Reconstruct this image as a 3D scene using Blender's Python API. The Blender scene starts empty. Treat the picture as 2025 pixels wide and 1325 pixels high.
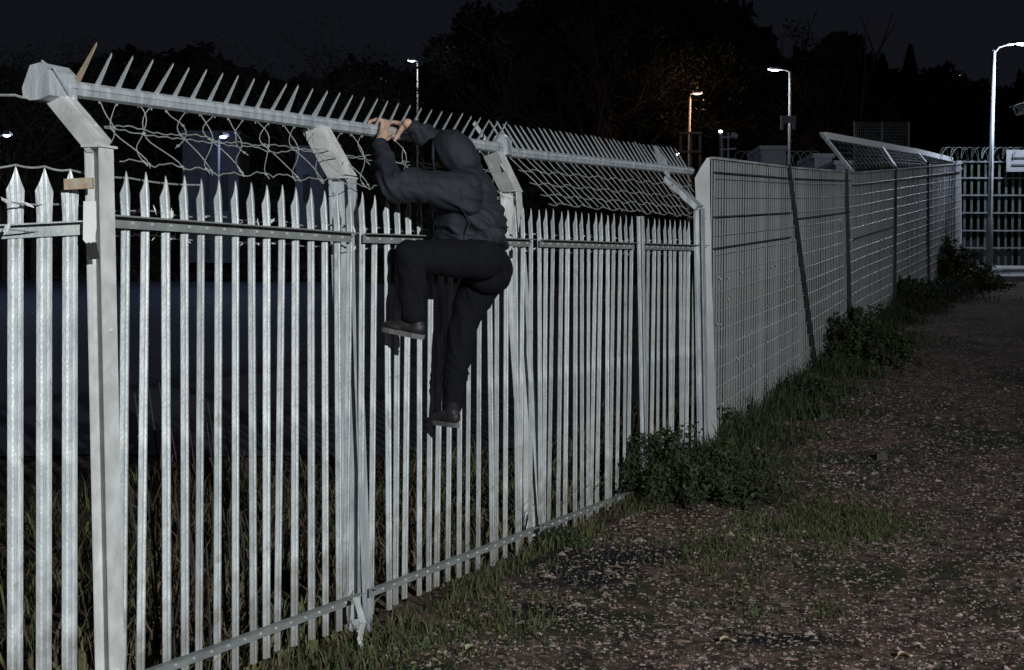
import bpy, bmesh, math, random
import numpy as np
from mathutils import Vector, Matrix, noise, Euler
random.seed(7)
S = bpy.context.scene
COL = S.collection
V = Vector
# ---------------------------------------------------------------- camera
F_PX = 3500.0; CX, CY = 1012.5, 662.5
EYE = V((0, 0, 1.85))
PITCH = -math.atan(62.5 / F_PX)
cd = bpy.data.cameras.new('camera'); cam = bpy.data.objects.new('camera', cd); COL.objects.link(cam)
cd.sensor_width = 36; cd.lens = 36 * F_PX / 2025; cd.clip_end = 2000; cd.clip_start = .1
RC = Matrix.Rotation(math.pi/2 + PITCH, 3, 'X') @ Matrix.Rotation(math.radians(.35), 3, 'Z')
cam.matrix_world = Matrix.Translation(EYE) @ RC.to_4x4()
S.camera = cam
def P(px, py, z):
    """point seen at photograph pixel px,py at depth z"""
    return EYE + RC @ V(((px-CX)/F_PX*z, -(py-CY)/F_PX*z, -z))
# ---------------------------------------------------------------- world and light
w = bpy.data.worlds.new('World'); S.world = w; w.use_nodes = True
nt = w.node_tree; bg = nt.nodes['Background']
tc = nt.nodes.new('ShaderNodeTexCoord'); sp = nt.nodes.new('ShaderNodeSeparateXYZ'); cr = nt.nodes.new('ShaderNodeValToRGB')
nt.links.new(tc.outputs['Generated'], sp.inputs[0]); nt.links.new(sp.outputs['Z'], cr.inputs[0]); nt.links.new(cr.outputs[0], bg.inputs[0])
cr.color_ramp.elements[0].position = 0; cr.color_ramp.elements[0].color = (.0062, .0070, .0098, 1)
cr.color_ramp.elements[1].position = .5; cr.color_ramp.elements[1].color = (.0036, .0044, .0068, 1)
bg.inputs[1].default_value = 1.0
sd = bpy.data.lights.new('moon', 'SUN'); sd.energy = .035; sd.angle = math.radians(.5); sd.color = (.9, .93, 1)
sun = bpy.data.objects.new('moon', sd); COL.objects.link(sun)
sun.rotation_euler = (-V((.75, -.6, .55))).to_track_quat('-Z', 'Y').to_euler()
S.view_settings.view_transform = 'Standard'; S.view_settings.look = 'None'
S.view_settings.exposure = 0; S.view_settings.gamma = 1
KEY = dict(loc=(8.5, -10.5), h=6.6, power=19000, color=(.94, 1, 1), aim=(-1.1, 12.5, .9), cone=50)
# ---------------------------------------------------------------- materials
MAT = {}
def mat(name, col, rough=.6, metal=0, var=.25, scale=8, bump=.2, bscale=40, col2=None, emit=0, spec=.4, stretch=None):
    m = bpy.data.materials.new(name); m.use_nodes = True; n = m.node_tree; b = n.nodes['Principled BSDF']
    tcn = n.nodes.new('ShaderNodeTexCoord'); mp = n.nodes.new('ShaderNodeMapping')
    n.links.new(tcn.outputs['Object'], mp.inputs[0])
    if stretch: mp.inputs['Scale'].default_value = stretch
    ns = n.nodes.new('ShaderNodeTexNoise'); ns.inputs['Scale'].default_value = scale; ns.inputs['Detail'].default_value = 6
    n.links.new(mp.outputs[0], ns.inputs[0])
    rp = n.nodes.new('ShaderNodeValToRGB'); rp.color_ramp.elements[0].position = .35; rp.color_ramp.elements[1].position = .68
    c2 = col2 if col2 else tuple(c*(1-var) for c in col)
    rp.color_ramp.elements[0].color = (*c2, 1); rp.color_ramp.elements[1].color = (*col, 1)
    n.links.new(ns.outputs[0], rp.inputs[0]); n.links.new(rp.outputs[0], b.inputs['Base Color'])
    b.inputs['Roughness'].default_value = rough; b.inputs['Metallic'].default_value = metal
    b.inputs['Specular IOR Level'].default_value = spec
    if bump:
        n2 = n.nodes.new('ShaderNodeTexNoise'); n2.inputs['Scale'].default_value = bscale; n2.inputs['Detail'].default_value = 4
        n.links.new(mp.outputs[0], n2.inputs[0])
        bp = n.nodes.new('ShaderNodeBump'); bp.inputs['Strength'].default_value = bump; bp.inputs['Distance'].default_value = .01
        n.links.new(n2.outputs[0], bp.inputs['Height']); n.links.new(bp.outputs[0], b.inputs['Normal'])
    if emit:
        b.inputs['Emission Color'].default_value = (*col, 1); b.inputs['Emission Strength'].default_value = emit
    MAT[name] = m; return m
mat('galv', (.60, .62, .64), .5, .15, scale=5, col2=(.33, .36, .40), bump=.35, bscale=60, stretch=(4, 4, .8))
mat('galv_old', (.60, .59, .61), .55, .1, scale=1.1, col2=(.26, .26, .265), bump=.3, stretch=(2, 2, .7))
mat('paint_post', (.66, .66, .66), .5, 0, scale=9, col2=(.48, .48, .47), bump=.2)
mat('rail_steel', (.36, .39, .38), .5, .3, scale=6, col2=(.25, .26, .27))
mat('rust', (.34, .20, .12), .85, 0, scale=30, col2=(.36, .33, .26), bump=.5)
mat('wire', (.52, .54, .52), .5, .3, scale=20, bump=0)
mat('dark_steel', (.045, .045, .05), .6, .2, scale=5)
mat('gate_steel', (.16, .19, .17), .6, .1, scale=2, var=.5)
mat('lamp_pole', (.5, .52, .56), .5, .1, scale=4)
mat('sign_white', (.75, .75, .75), .5, 0, scale=3, var=.1)
mat('hoodie', (.019, .021, .031), .72, 0, scale=60, var=.3, bump=.3, bscale=350, spec=.35)
mat('trousers', (.009, .009, .013), .92, 0, scale=50, var=.3, bump=.3, bscale=300, spec=.12)
mat('shoe', (.02, .018, .02), .55, 0, scale=40)
mat('shoe_sole', (.13, .12, .13), .6, 0, scale=40)
mat('skin', (.62, .41, .31), .55, 0, scale=25, col2=(.52, .31, .22), bump=.2, bscale=150)
mat('bark', (.045, .036, .03), .95, 0, scale=12, bump=.6)
mat('leaf_dark', (.022, .028, .018), .8, 0, scale=2, bump=0)
mat('conifer', (.018, .024, .018), .8, 0, scale=2, bump=0)
mat('grass', (.065, .095, .026), .75, 0, scale=9, col2=(.030, .030, .013), bump=0)
mat('weed', (.11, .13, .05), .75, 0, scale=1.3, col2=(.09, .06, .04), bump=0)
mat('grass_dry', (.13, .10, .055), .7, 0, scale=2, col2=(.06, .05, .028), bump=0)
mat('bramble', (.036, .056, .018), .7, 0, scale=3, col2=(.022, .026, .012), bump=0)
mat('stone', (.42, .31, .28), .8, 0, scale=37, col2=(.07, .06, .06), bump=.3)
mat('rock_dark', (.07, .06, .065), .85, 0, scale=30)
mat('litter', (.50, .33, .26), .7, 0, scale=31, col2=(.16, .12, .09), bump=0)
mat('pale_leaf', (.62, .42, .34), .6, 0, scale=30, col2=(.45, .45, .25), bump=.1)
mat('concrete', (.42, .42, .41), .85, 0, scale=6, bump=.4)
mat('tarmac', (.075, .075, .105), .75, 0, scale=.8, col2=(.05, .05, .075), bump=.4, bscale=60)
mat('shed', (.055, .06, .075), .7, 0, scale=2, var=.3)
mat('container', (.60, .62, .66), .5, 0, scale=2, var=.15)
mat('sign_grey', (.40, .40, .42), .5, 0, scale=4, var=.15)
mat('glass_dark', (.03, .03, .035), .2, 0, bump=0)
mat('brown_timber', (.12, .08, .05), .9, 0, scale=9)
mat('lens_white', (.9, .93, 1.0), emit=9, bump=0); mat('lens_warm', (1, .66, .42), emit=7, bump=0)
mat('lens_blue', (.62, .75, 1.0), emit=9, bump=0)
mat('lens_red', (1, .15, .15), emit=3, bump=0)
DARK_PATCHES = ((.45, 11.7, .5, .5), (.1, 10.6, .4, .35), (.85, 12.1, .5, .4), (1.5, 9.9, .35, .25))  # near-black bluish ellipses with noisy edges, blended into the ground colour
def pale_material():
    m = mat('galv_pale', (.64, .66, .67), .45, .15, scale=7, col2=(.40, .42, .44), bump=.35, bscale=55, stretch=(2, 2, 1)); n = m.node_tree; b = n.nodes['Principled BSDF']
    src = b.inputs['Base Color'].links[0].from_socket
    oi = n.nodes.new('ShaderNodeObjectInfo'); mr = n.nodes.new('ShaderNodeMapRange'); mr.inputs['To Min'].default_value = .72; mr.inputs['To Max'].default_value = 1.08
    n.links.new(oi.outputs['Random'], mr.inputs[0]); hs = n.nodes.new('ShaderNodeHueSaturation'); n.links.new(src, hs.inputs['Color']); n.links.new(mr.outputs[0], hs.inputs['Value'])
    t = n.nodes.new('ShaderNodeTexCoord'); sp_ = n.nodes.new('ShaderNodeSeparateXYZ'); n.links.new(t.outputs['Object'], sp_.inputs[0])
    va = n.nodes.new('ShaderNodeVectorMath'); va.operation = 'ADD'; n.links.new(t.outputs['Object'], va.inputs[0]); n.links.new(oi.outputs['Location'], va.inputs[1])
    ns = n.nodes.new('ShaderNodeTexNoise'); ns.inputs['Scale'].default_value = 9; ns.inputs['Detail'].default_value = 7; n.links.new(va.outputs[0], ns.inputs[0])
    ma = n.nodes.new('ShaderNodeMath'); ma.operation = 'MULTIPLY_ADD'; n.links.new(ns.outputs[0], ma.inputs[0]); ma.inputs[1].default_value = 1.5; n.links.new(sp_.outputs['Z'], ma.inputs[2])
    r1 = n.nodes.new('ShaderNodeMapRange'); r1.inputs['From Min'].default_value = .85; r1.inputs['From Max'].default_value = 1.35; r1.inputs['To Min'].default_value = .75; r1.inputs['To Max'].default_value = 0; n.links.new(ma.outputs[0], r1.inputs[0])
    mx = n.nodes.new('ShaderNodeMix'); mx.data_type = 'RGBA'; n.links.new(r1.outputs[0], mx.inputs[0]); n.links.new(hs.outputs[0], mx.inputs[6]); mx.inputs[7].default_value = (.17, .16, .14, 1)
    r2 = n.nodes.new('ShaderNodeMapRange'); r2.inputs['From Min'].default_value = .64; r2.inputs['From Max'].default_value = .72; n.links.new(ns.outputs[0], r2.inputs[0]); r2.inputs['To Max'].default_value = .6
    m3 = n.nodes.new('ShaderNodeMix'); m3.data_type = 'RGBA'; n.links.new(r2.outputs[0], m3.inputs[0]); n.links.new(mx.outputs[2], m3.inputs[6]); m3.inputs[7].default_value = (.26, .23, .19, 1)
    n.links.new(m3.outputs[2], b.inputs['Base Color'])
pale_material()
def ground_material():
    m = bpy.data.materials.new('ground'); m.use_nodes = True; n = m.node_tree; b = n.nodes['Principled BSDF']
    t = n.nodes.new('ShaderNodeTexCoord')
    def noi(s, d=8, r=.6):
        x = n.nodes.new('ShaderNodeTexNoise'); x.inputs['Scale'].default_value = s; x.inputs['Detail'].default_value = d
        x.inputs['Roughness'].default_value = r; n.links.new(t.outputs['Object'], x.inputs[0]); return x
    def ramp(src, a, b_, ca, cb):
        r = n.nodes.new('ShaderNodeValToRGB'); r.color_ramp.elements[0].position = a; r.color_ramp.elements[1].position = b_
        r.color_ramp.elements[0].color = (*ca, 1); r.color_ramp.elements[1].color = (*cb, 1); n.links.new(src, r.inputs[0]); return r
    def mix(f, a, b_):
        x = n.nodes.new('ShaderNodeMix'); x.data_type = 'RGBA'; n.links.new(f, x.inputs[0]); n.links.new(a, x.inputs[6]); n.links.new(b_, x.inputs[7]); return x.outputs[2]
    soil = ramp(noi(7).outputs[0], .38, .62, (.026, .016, .014), (.20, .122, .100))
    grit = n.nodes.new('ShaderNodeTexVoronoi'); grit.inputs['Scale'].default_value = 24; n.links.new(t.outputs['Object'], grit.inputs[0])
    gcol = ramp(grit.outputs['Color'], .3, .95, (.03, .022, .018), (.30, .22, .18))
    a = mix(ramp(noi(1.9, 5).outputs[0], .4, .6, (0, 0, 0), (1, 1, 1)).outputs[0], soil.outputs[0], gcol.outputs[0])
    moss = ramp(noi(11).outputs[0], .35, .65, (.012, .018, .007), (.038, .052, .018))
    a2 = mix(ramp(noi(.75, 5).outputs[0], .5, .62, (0, 0, 0), (1, 1, 1)).outputs[0], a, moss.outputs[0])
    for cx_, cy_, rx, ry in DARK_PATCHES:
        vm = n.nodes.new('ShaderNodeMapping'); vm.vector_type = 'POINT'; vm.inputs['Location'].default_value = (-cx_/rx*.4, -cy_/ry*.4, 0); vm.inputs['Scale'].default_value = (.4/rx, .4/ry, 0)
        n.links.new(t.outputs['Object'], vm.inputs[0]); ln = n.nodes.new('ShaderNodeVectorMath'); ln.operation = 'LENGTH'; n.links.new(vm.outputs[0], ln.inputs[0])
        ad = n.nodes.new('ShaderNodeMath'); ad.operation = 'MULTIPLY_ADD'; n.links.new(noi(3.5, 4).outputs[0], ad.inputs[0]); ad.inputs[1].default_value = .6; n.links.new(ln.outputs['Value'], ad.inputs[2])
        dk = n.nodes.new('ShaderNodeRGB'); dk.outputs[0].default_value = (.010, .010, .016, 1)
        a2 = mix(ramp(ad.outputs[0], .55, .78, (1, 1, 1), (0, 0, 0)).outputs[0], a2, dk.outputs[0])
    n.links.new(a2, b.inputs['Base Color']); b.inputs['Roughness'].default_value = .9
    b.inputs['Specular IOR Level'].default_value = .2
    bp = n.nodes.new('ShaderNodeBump'); bp.inputs['Strength'].default_value = 1; bp.inputs['Distance'].default_value = .03
    n.links.new(noi(30, 6, .7).outputs[0], bp.inputs['Height']); n.links.new(bp.outputs[0], b.inputs['Normal'])
    MAT['ground'] = m
ground_material()
# ---------------------------------------------------------------- mesh helpers
class MB:
    def __init__(s): s.v = []; s.f = []; s.m = []
    def add(s, vs, fs, mi=0):
        o = len(s.v); s.v += [tuple(x) for x in vs]; s.f += [tuple(o+i for i in f) for f in fs]; s.m += [mi]*len(fs)
    def box(s, c, ax, ay, az, mi=0):   # centre and three half-axis vectors
        c = V(c); vs = [c + ax*i + ay*j + az*k for i in (-1, 1) for j in (-1, 1) for k in (-1, 1)]
        fs = [(0, 1, 3, 2), (4, 6, 7, 5), (0, 4, 5, 1), (2, 3, 7, 6), (0, 2, 6, 4), (1, 5, 7, 3)]
        s.add(vs, fs, mi)
    def abox(s, x0, x1, y0, y1, z0, z1, mi=0):
        s.box(((x0+x1)/2, (y0+y1)/2, (z0+z1)/2), V(((x1-x0)/2, 0, 0)), V((0, (y1-y0)/2, 0)), V((0, 0, (z1-z0)/2)), mi)
    def beam(s, a, b, side, w_, t_, mi=0):    # bar from a to b, width w_ along side, thickness t_
        a = V(a); b = V(b); d = (b-a); side = V(side); side = (side - d.normalized()*side.dot(d.normalized())).normalized()
        u = d.normalized().cross(side).normalized()
        s.box((a+b)/2, d/2, side*w_/2, u*t_/2, mi)
    def tube(s, pts, r, n=6, mi=0, cap=True):
        pts = [V(p) for p in pts]; rs = r if isinstance(r, (list, tuple)) else [r]*len(pts)
        o = len(s.v); up = V((0, 0, 1)); prev = None
        for i, p in enumerate(pts):
            d = (pts[min(i+1, len(pts)-1)] - pts[max(i-1, 0)])
            if d.length < 1e-9: d = V((0, 0, 1))
            d.normalize()
            if prev is None:
                a = d.cross(up) if abs(d.z) < .95 else d.cross(V((1, 0, 0)))
            else: a = prev - d*prev.dot(d)
            if a.length < 1e-6: a = d.orthogonal()
            a.normalize(); prev = a; b = d.cross(a)
            for k in range(n):
                t = 2*math.pi*k/n; s.v.append(tuple(p + (a*math.cos(t)+b*math.sin(t))*rs[i]))
        for i in range(len(pts)-1):
            for k in range(n):
                s.f.append((o+i*n+k, o+i*n+(k+1) % n, o+(i+1)*n+(k+1) % n, o+(i+1)*n+k)); s.m.append(mi)
        if cap:
            s.f.append(tuple(o+k for k in reversed(range(n)))); s.m.append(mi)
            e = o+(len(pts)-1)*n; s.f.append(tuple(e+k for k in range(n))); s.m.append(mi)
    def sphere(s, c, r, seg=10, rings=6, mi=0, sc=(1, 1, 1)):
        c = V(c); vs = [c+V((0, 0, r*sc[2]))]; fs = []
        for i in range(1, rings):
            a = math.pi*i/rings
            for k in range(seg):
                t = 2*math.pi*k/seg; vs.append(c+V((r*sc[0]*math.sin(a)*math.cos(t), r*sc[1]*math.sin(a)*math.sin(t), r*sc[2]*math.cos(a))))
        vs.append(c-V((0, 0, r*sc[2]))); L = len(vs)-1
        for k in range(seg):
            fs.append((0, 1+k, 1+(k+1) % seg)); fs.append((L, L-seg+(k+1) % seg, L-seg+k))
            for i in range(rings-2):
                a = 1+i*seg; fs.append((a+k, a+seg+k, a+seg+(k+1) % seg, a+(k+1) % seg))
        s.add(vs, fs, mi)
    def build(s, name, mats, parent=None, smooth=False, loc=None):
        me = bpy.data.meshes.new(name)
        vs = s.v
        if loc is not None: vs = [tuple(V(v)-V(loc)) for v in vs]
        me.from_pydata(vs, [], s.f)
        mats = mats if isinstance(mats, (list, tuple)) else [mats]
        for x in mats: me.materials.append(MAT[x])
        if any(s.m): me.polygons.foreach_set('material_index', s.m)
        if smooth: me.polygons.foreach_set('use_smooth', [True]*len(s.f))
        me.update(); bm = bmesh.new(); bm.from_mesh(me); bmesh.ops.recalc_face_normals(bm, faces=bm.faces); bm.to_mesh(me); bm.free()
        o = bpy.data.objects.new(name, me); COL.objects.link(o)
        if loc is not None: o.location = loc
        if parent: attach(o, parent)
        return o
def attach(o, p):
    o.parent = p
    o.matrix_parent_inverse = world(p).inverted()
def world(o):
    m = Matrix.LocRotScale(o.location, o.rotation_euler, o.scale)
    return (world(o.parent) @ o.matrix_parent_inverse @ m) if o.parent else m
def tag(o, label=None, cat=None, group=None, kind=None):
    if label: o['label'] = label
    if cat: o['category'] = cat
    if group: o['group'] = group
    if kind: o['kind'] = kind
    return o
def thing(name, loc, label, cat, group=None):
    o = bpy.data.objects.new(name, None); COL.objects.link(o); o.location = loc; o.empty_display_size = .2
    return tag(o, label, cat, group)
def inst(me, name, M, parent):
    o = bpy.data.objects.new(name, me); COL.objects.link(o)
    l, r, s = M.decompose(); o.location = l; o.rotation_euler = r.to_euler(); o.scale = s
    attach(o, parent); return o
# ---------------------------------------------------------------- fence lines and terrain
def zf1(x): return 16667.0/(2400-x)             # depth of the first fence at pixel column x
def Xf1(Y): return -.862 + .396*(Y-9.83)
def Xf2(Y): return 1.85 + .387*(Y-16.67)
FD = V((.396, 1, 0)).normalized(); FN = V((FD.y, -FD.x, 0))        # along the fence, and its normal on the path side
LD = V((-.85, -.53, 0)).normalized(); LN = V((-LD.y, LD.x, 0))
if LN.x < 0: LN = -LN
FD2 = V((.387, 1, 0)).normalized(); FN2 = V((FD2.y, -FD2.x, 0))
def Xf(Y):
    if Y < 7.52: return -1.777 - (7.52-Y)*1.6
    return Xf1(Y) if Y < 16.67 else Xf2(Y)
def lin(tab, y):
    if y <= tab[0][0]: return tab[0][1]
    for (a, A), (b, B) in zip(tab, tab[1:]):
        if y <= b:
            t = (y-a)/(b-a); return A+(B-A)*t
    return tab[-1][1]
TIN = [(-40, -.3), (0, -.16), (7.5, -.12), (9.8, -.04), (12.8, .15), (15, .32), (16.8, .5), (21.3, 1.07), (24.1, 1.5), (30, 2.12), (34.3, 2.55), (40, 2.78), (60, 3.0), (200, 4), (500, 6)]
TOUT = [(-40, -.4), (9, -.22), (15, -.15), (60, 2.5), (200, 4), (500, 6)]
def sm(t): t = max(0, min(1, t)); return t*t*(3-2*t)
def ground_h(X, Y, fine=True):
    s = X - Xf(Y)
    k = sm((-s-.2)/3.5)
    a = sum(lin(TIN, Y+d) for d in (-.8, 0, .8))/3; b = lin(TOUT, Y)
    h = a*(1-k)+b*k
    if fine:
        h += (noise.noise(V((X*.6, Y*.6, 0)))*.05 + noise.noise(V((X*2.3, Y*2.3, 5)))*.018) * sm((60-Y)/30)
    return h
def axis(lo, hi, near_lo, near_hi, step, grow=1.12):
    a = list(np.arange(near_lo, near_hi, step)); x = near_hi; s = step
    while x < hi: a.append(x); s *= grow; x += s
    a.append(hi); x = near_lo; s = step; L = []
    while x > lo: s *= grow; x -= s; L.append(max(x, lo))
    return L[::-1]+a
xs = axis(-300, 300, -4.5, 6, .085); ys = axis(-40, 500, 5, 20, .085, 1.05)
gv = []; gf = []
for y in ys:
    for x in xs: gv.append((x, y, ground_h(x, y)))
nx = len(xs)
for j in range(len(ys)-1):
    for i in range(nx-1): a = j*nx+i; gf.append((a, a+1, a+nx+1, a+nx))
g = MB(); g.v = gv; g.f = gf; g.m = [0]*len(gf)
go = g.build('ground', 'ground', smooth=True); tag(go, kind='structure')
# road beyond the fence
rm = MB(); N1, N2 = 50, 40
for j in range(N1+1):
    for i in range(N2+1):
        Y = 19.5 + 42*(j/N1)**1.3; X = -38 + (Xf(min(Y, 30))-2.6+38-(3.2 if Y > 30 else 0))*i/N2
        rm.v.append((X, Y, ground_h(X, Y)+.03))
for j in range(N1):
    for i in range(N2): a = j*(N2+1)+i; rm.f.append((a, a+1, a+N2+2, a+N2+1)); rm.m.append(0)
ro = rm.build('road', 'tarmac', smooth=True); tag(ro, kind='structure')
# ---------------------------------------------------------------- palisade fence
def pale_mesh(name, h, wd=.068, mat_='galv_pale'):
    m = MB(); us = [-.5, -.28, -.12, 0, .12, .28, .5]; ds = [0, .010, .011, .001, .011, .010, 0]; tops = [-.10, -.056, -.024, 0, -.024, -.056, -.10]
    vs = []
    for t_ in (0, 1):
        for u, d, tp in zip(us, ds, tops):
            off = -.0035*t_
            fl = 1.16 if abs(u) == .5 else 1
            vs.append((u*wd, d+off, 0)); vs.append((u*wd, d+off, h-.20)); vs.append((u*wd*fl, d*.25+off+(-.004 if abs(u) == .5 else 0), h+tp))
    n = len(us); fs = []
    for t_ in (0, 1):
        b = t_*n*3
        for i in range(n-1):
            for k in range(2): fs.append((b+i*3+k, b+(i+1)*3+k, b+(i+1)*3+k+1, b+i*3+k+1))
    for i in range(n-1): fs.append((i*3+2, (i+1)*3+2, n*3+(i+1)*3+2, n*3+i*3+2))
    for i in (0, n-1):
        for k in range(2): fs.append((i*3+k, i*3+k+1, n*3+i*3+k+1, n*3+i*3+k))
    m.add(vs, fs); o = m.build(name, mat_); me = o.data; bpy.data.objects.remove(o); return me
def mframe(o, x, y, z): return Matrix((( x.x, y.x, z.x, o.x), (x.y, y.y, z.y, o.y), (x.z, y.z, z.z, o.z), (0, 0, 0, 1)))
def fpt(x, y): return P(x, y, zf1(x))                # point of the fence plane at a pixel
def tip_y(x): return 334 + (x-215)*.0935 if x < 700 else 379.4 + (x-700)*.0865
def rail_y(x): return 426 + (x-200)*.072 if x < 700 else 462 + (x-700)*.034
def brail_y(x): return 1322 - (x-290)*.36 if x < 720 else 1167-(x-720)*.376
fence = thing('palisade_fence', fpt(705, 1200), 'long pale galvanised palisade fence with cranked arms beside the gravel path, climbed by a person', 'fence')
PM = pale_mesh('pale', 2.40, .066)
Ypos = []
# pale spacing along the fence
z0 = zf1(218); s_tot = 0; k = 0
post_px = [188, 712, 1062, 1256, 1398]
while True:
    Y = z0 + k*.155*FD.y; k += 1
    if Y > 16.45: break
    Ypos.append(Y)
def fence_px(Y): return 2400-16667.0/Y
for Y in Ypos:
    x = fence_px(Y) + random.uniform(-1, 1)*1.2
    if min(abs(x-q) for q in post_px[:3]) < 6: pass
    top = fpt(x, tip_y(x)+random.uniform(-2.5, 2.5))
    tilt = random.gauss(0, .004)
    xax = (FD + V((0, 0, tilt))).normalized(); zax = xax.cross(-FN).normalized()
    zax = (V((0, 0, 1)) - xax*xax.z + FN*random.gauss(0, .006)).normalized(); yax = zax.cross(xax)
    if yax.dot(FN) < 0: xax = -xax; yax = -yax
    rt = Matrix.Rotation(random.gauss(0, .06), 4, 'Z')
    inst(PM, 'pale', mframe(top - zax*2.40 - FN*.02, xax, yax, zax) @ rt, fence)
# rails : angle iron with the flat flange on top
def angle_rail(m, a, b, nrm, h=.05, d=.045, t=.006):
    a = V(a); b = V(b); D = (b-a); dn = D.normalized(); up = nrm.cross(dn); up = up if up.z > 0 else -up
    m.box((a+b)/2 - up*h/2, D/2, nrm*t/2, up*h/2)
    m.box((a+b)/2 + nrm*(d/2+t*.6) + up*.0005, D/2, nrm*d/2, up*t/2)
def rail_obj(name, x0, x1, fy, nm='rail_steel', par=None, skip=0):
    m = MB(); n = 6; pts = [fpt(x0+(x1-x0)*i/n, fy(x0+(x1-x0)*i/n)) + FN*.008 for i in range(n+1)]
    a, b = pts[0], pts[-1]
    angle_rail(m, a, b, FN)
    o = m.build(name, nm, par or fence)
    bm_ = MB()
    for Y in Ypos:
        x = fence_px(Y)
        if x0 < x < x1:
            t = (Y-a.y)/(b.y-a.y); q = a.lerp(b, t) + FN*.006 - V((0, 0, .026)); bm_.sphere(q, .009, 6, 4)
    if bm_.v: tag(bm_.build('bolt', 'wire', o), kind='stuff')
    return o
rail_obj('top_rail', 206, 692, rail_y); rail_obj('top_rail', 716, 1046, rail_y); rail_obj('top_rail', 1066, 1252, rail_y); rail_obj('top_rail', 1258, 1392, rail_y)
rail_obj('bottom_rail', 206, 704, brail_y); rail_obj('bottom_rail', 728, 1052, brail_y); rail_obj('bottom_rail', 1066, 1252, brail_y); rail_obj('bottom_rail', 1258, 1394, brail_y)
# posts (I section), with lean given by top and bottom pixel
def ibeam(m, a, b, side, nrm, w_=.095, d_=.07, t=.008):
    D = b-a; c = (a+b)/2
    m.box(c+nrm*d_/2, D/2, side*w_/2, nrm*t/2); m.box(c-nrm*d_/2, D/2, side*w_/2, nrm*t/2)
    m.box(c, D/2, side*t/2, nrm*(d_/2-t/2-.0005))
post_def = [((178, 292), (190, 1440)), ((704, 352), (736, 1250)), ((1032, 378), (1080, 1080)), ((1256, 428), (1258, 960))]
posts = []
for i, (tp, bt) in enumerate(post_def):
    z = zf1(bt[0]) - .02
    a = P(bt[0], bt[1], z); b = P(tp[0], tp[1], z)
    if i == 0 or i == 3: a += FN*.075; b += FN*.045
    else: a -= FN*.085; b -= FN*.085
    a -= (b-a).normalized()*.3
    m = MB(); ibeam(m, a, b, FD, FN, .10 if i < 3 else .05, (.07, .12, .12, .04)[i])
    if i < 3:
        for q in (.2, .72): m.sphere(a.lerp(b, q)+FN*.042, .012, 6, 4)
    po = m.build('post', 'paint_post' if i in (0, 2) else 'galv', fence); posts.append((a, b, po))
# cranked arms leaning outward
arm_tip = [(98, 172), (624, 254), (968, 288)]
tips3 = []
for i, (tx, ty) in enumerate(arm_tip):
    a, b, po = posts[i]
    t_ = P(tx, ty, (7.70, 9.84, 12.30)[i]); tips3.append(t_)
    b2 = b + (b-a).normalized()*.004 + FN*.002
    d = (t_-b2)
    m = MB(); side = FD
    nn = d.normalized().cross(side).normalized(); nn = nn if nn.dot(FN) > 0 else -nn
    # side plates of the arm, tapered a little
    vs = []
    for q, wq in ((b2, .058), (b2+d*.28, .058), (t_, .052)):
        for sx in (-1, 1):
            for sn in (-1, 1): vs.append(q+side*wq*sx*(1, 1.25, 1.3)[i]+nn*(.036, .056, .058)[i]*sn)
    fs = []
    for s_ in range(2):
        o = s_*4; fs += [(o, o+4, o+5, o+1), (o+2, o+3, o+7, o+6), (o, o+2, o+6, o+4), (o+1, o+5, o+7, o+3)]
    fs += [(0, 1, 3, 2), (8, 10, 11, 9)]
    m.add(vs, fs)
    # weld plate
    m.box(b2 + V((0, 0, -.002)), side*.064, FN*(.048, .066, .066)[i], V((0, 0, .005)))
    m.box(b2+d*.5+nn*(.038, .058, .060)[i], d*.44, side*.012, nn*.003)
    for q in (.25, .7): m.sphere(b2+d*q+side*.03+nn*(.037, .057, .059)[i], .008, 6, 4)
    m.build('arm', 'paint_post', po)
# far arm at the end of the palisade
bF = fpt(1372, 412) + FN*.05; tF = P(1278, 318, bF.y+.12)
m = MB(); ibeam(m, fpt(1380, 900)+FN*.05, bF, FD, FN, .1, .07); poF = m.build('post', 'galv', fence)
m = MB(); m.beam(bF+V((0, 0, .004)), tF, FD, .22, .05); m.build('arm', 'galv', poF)
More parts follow.
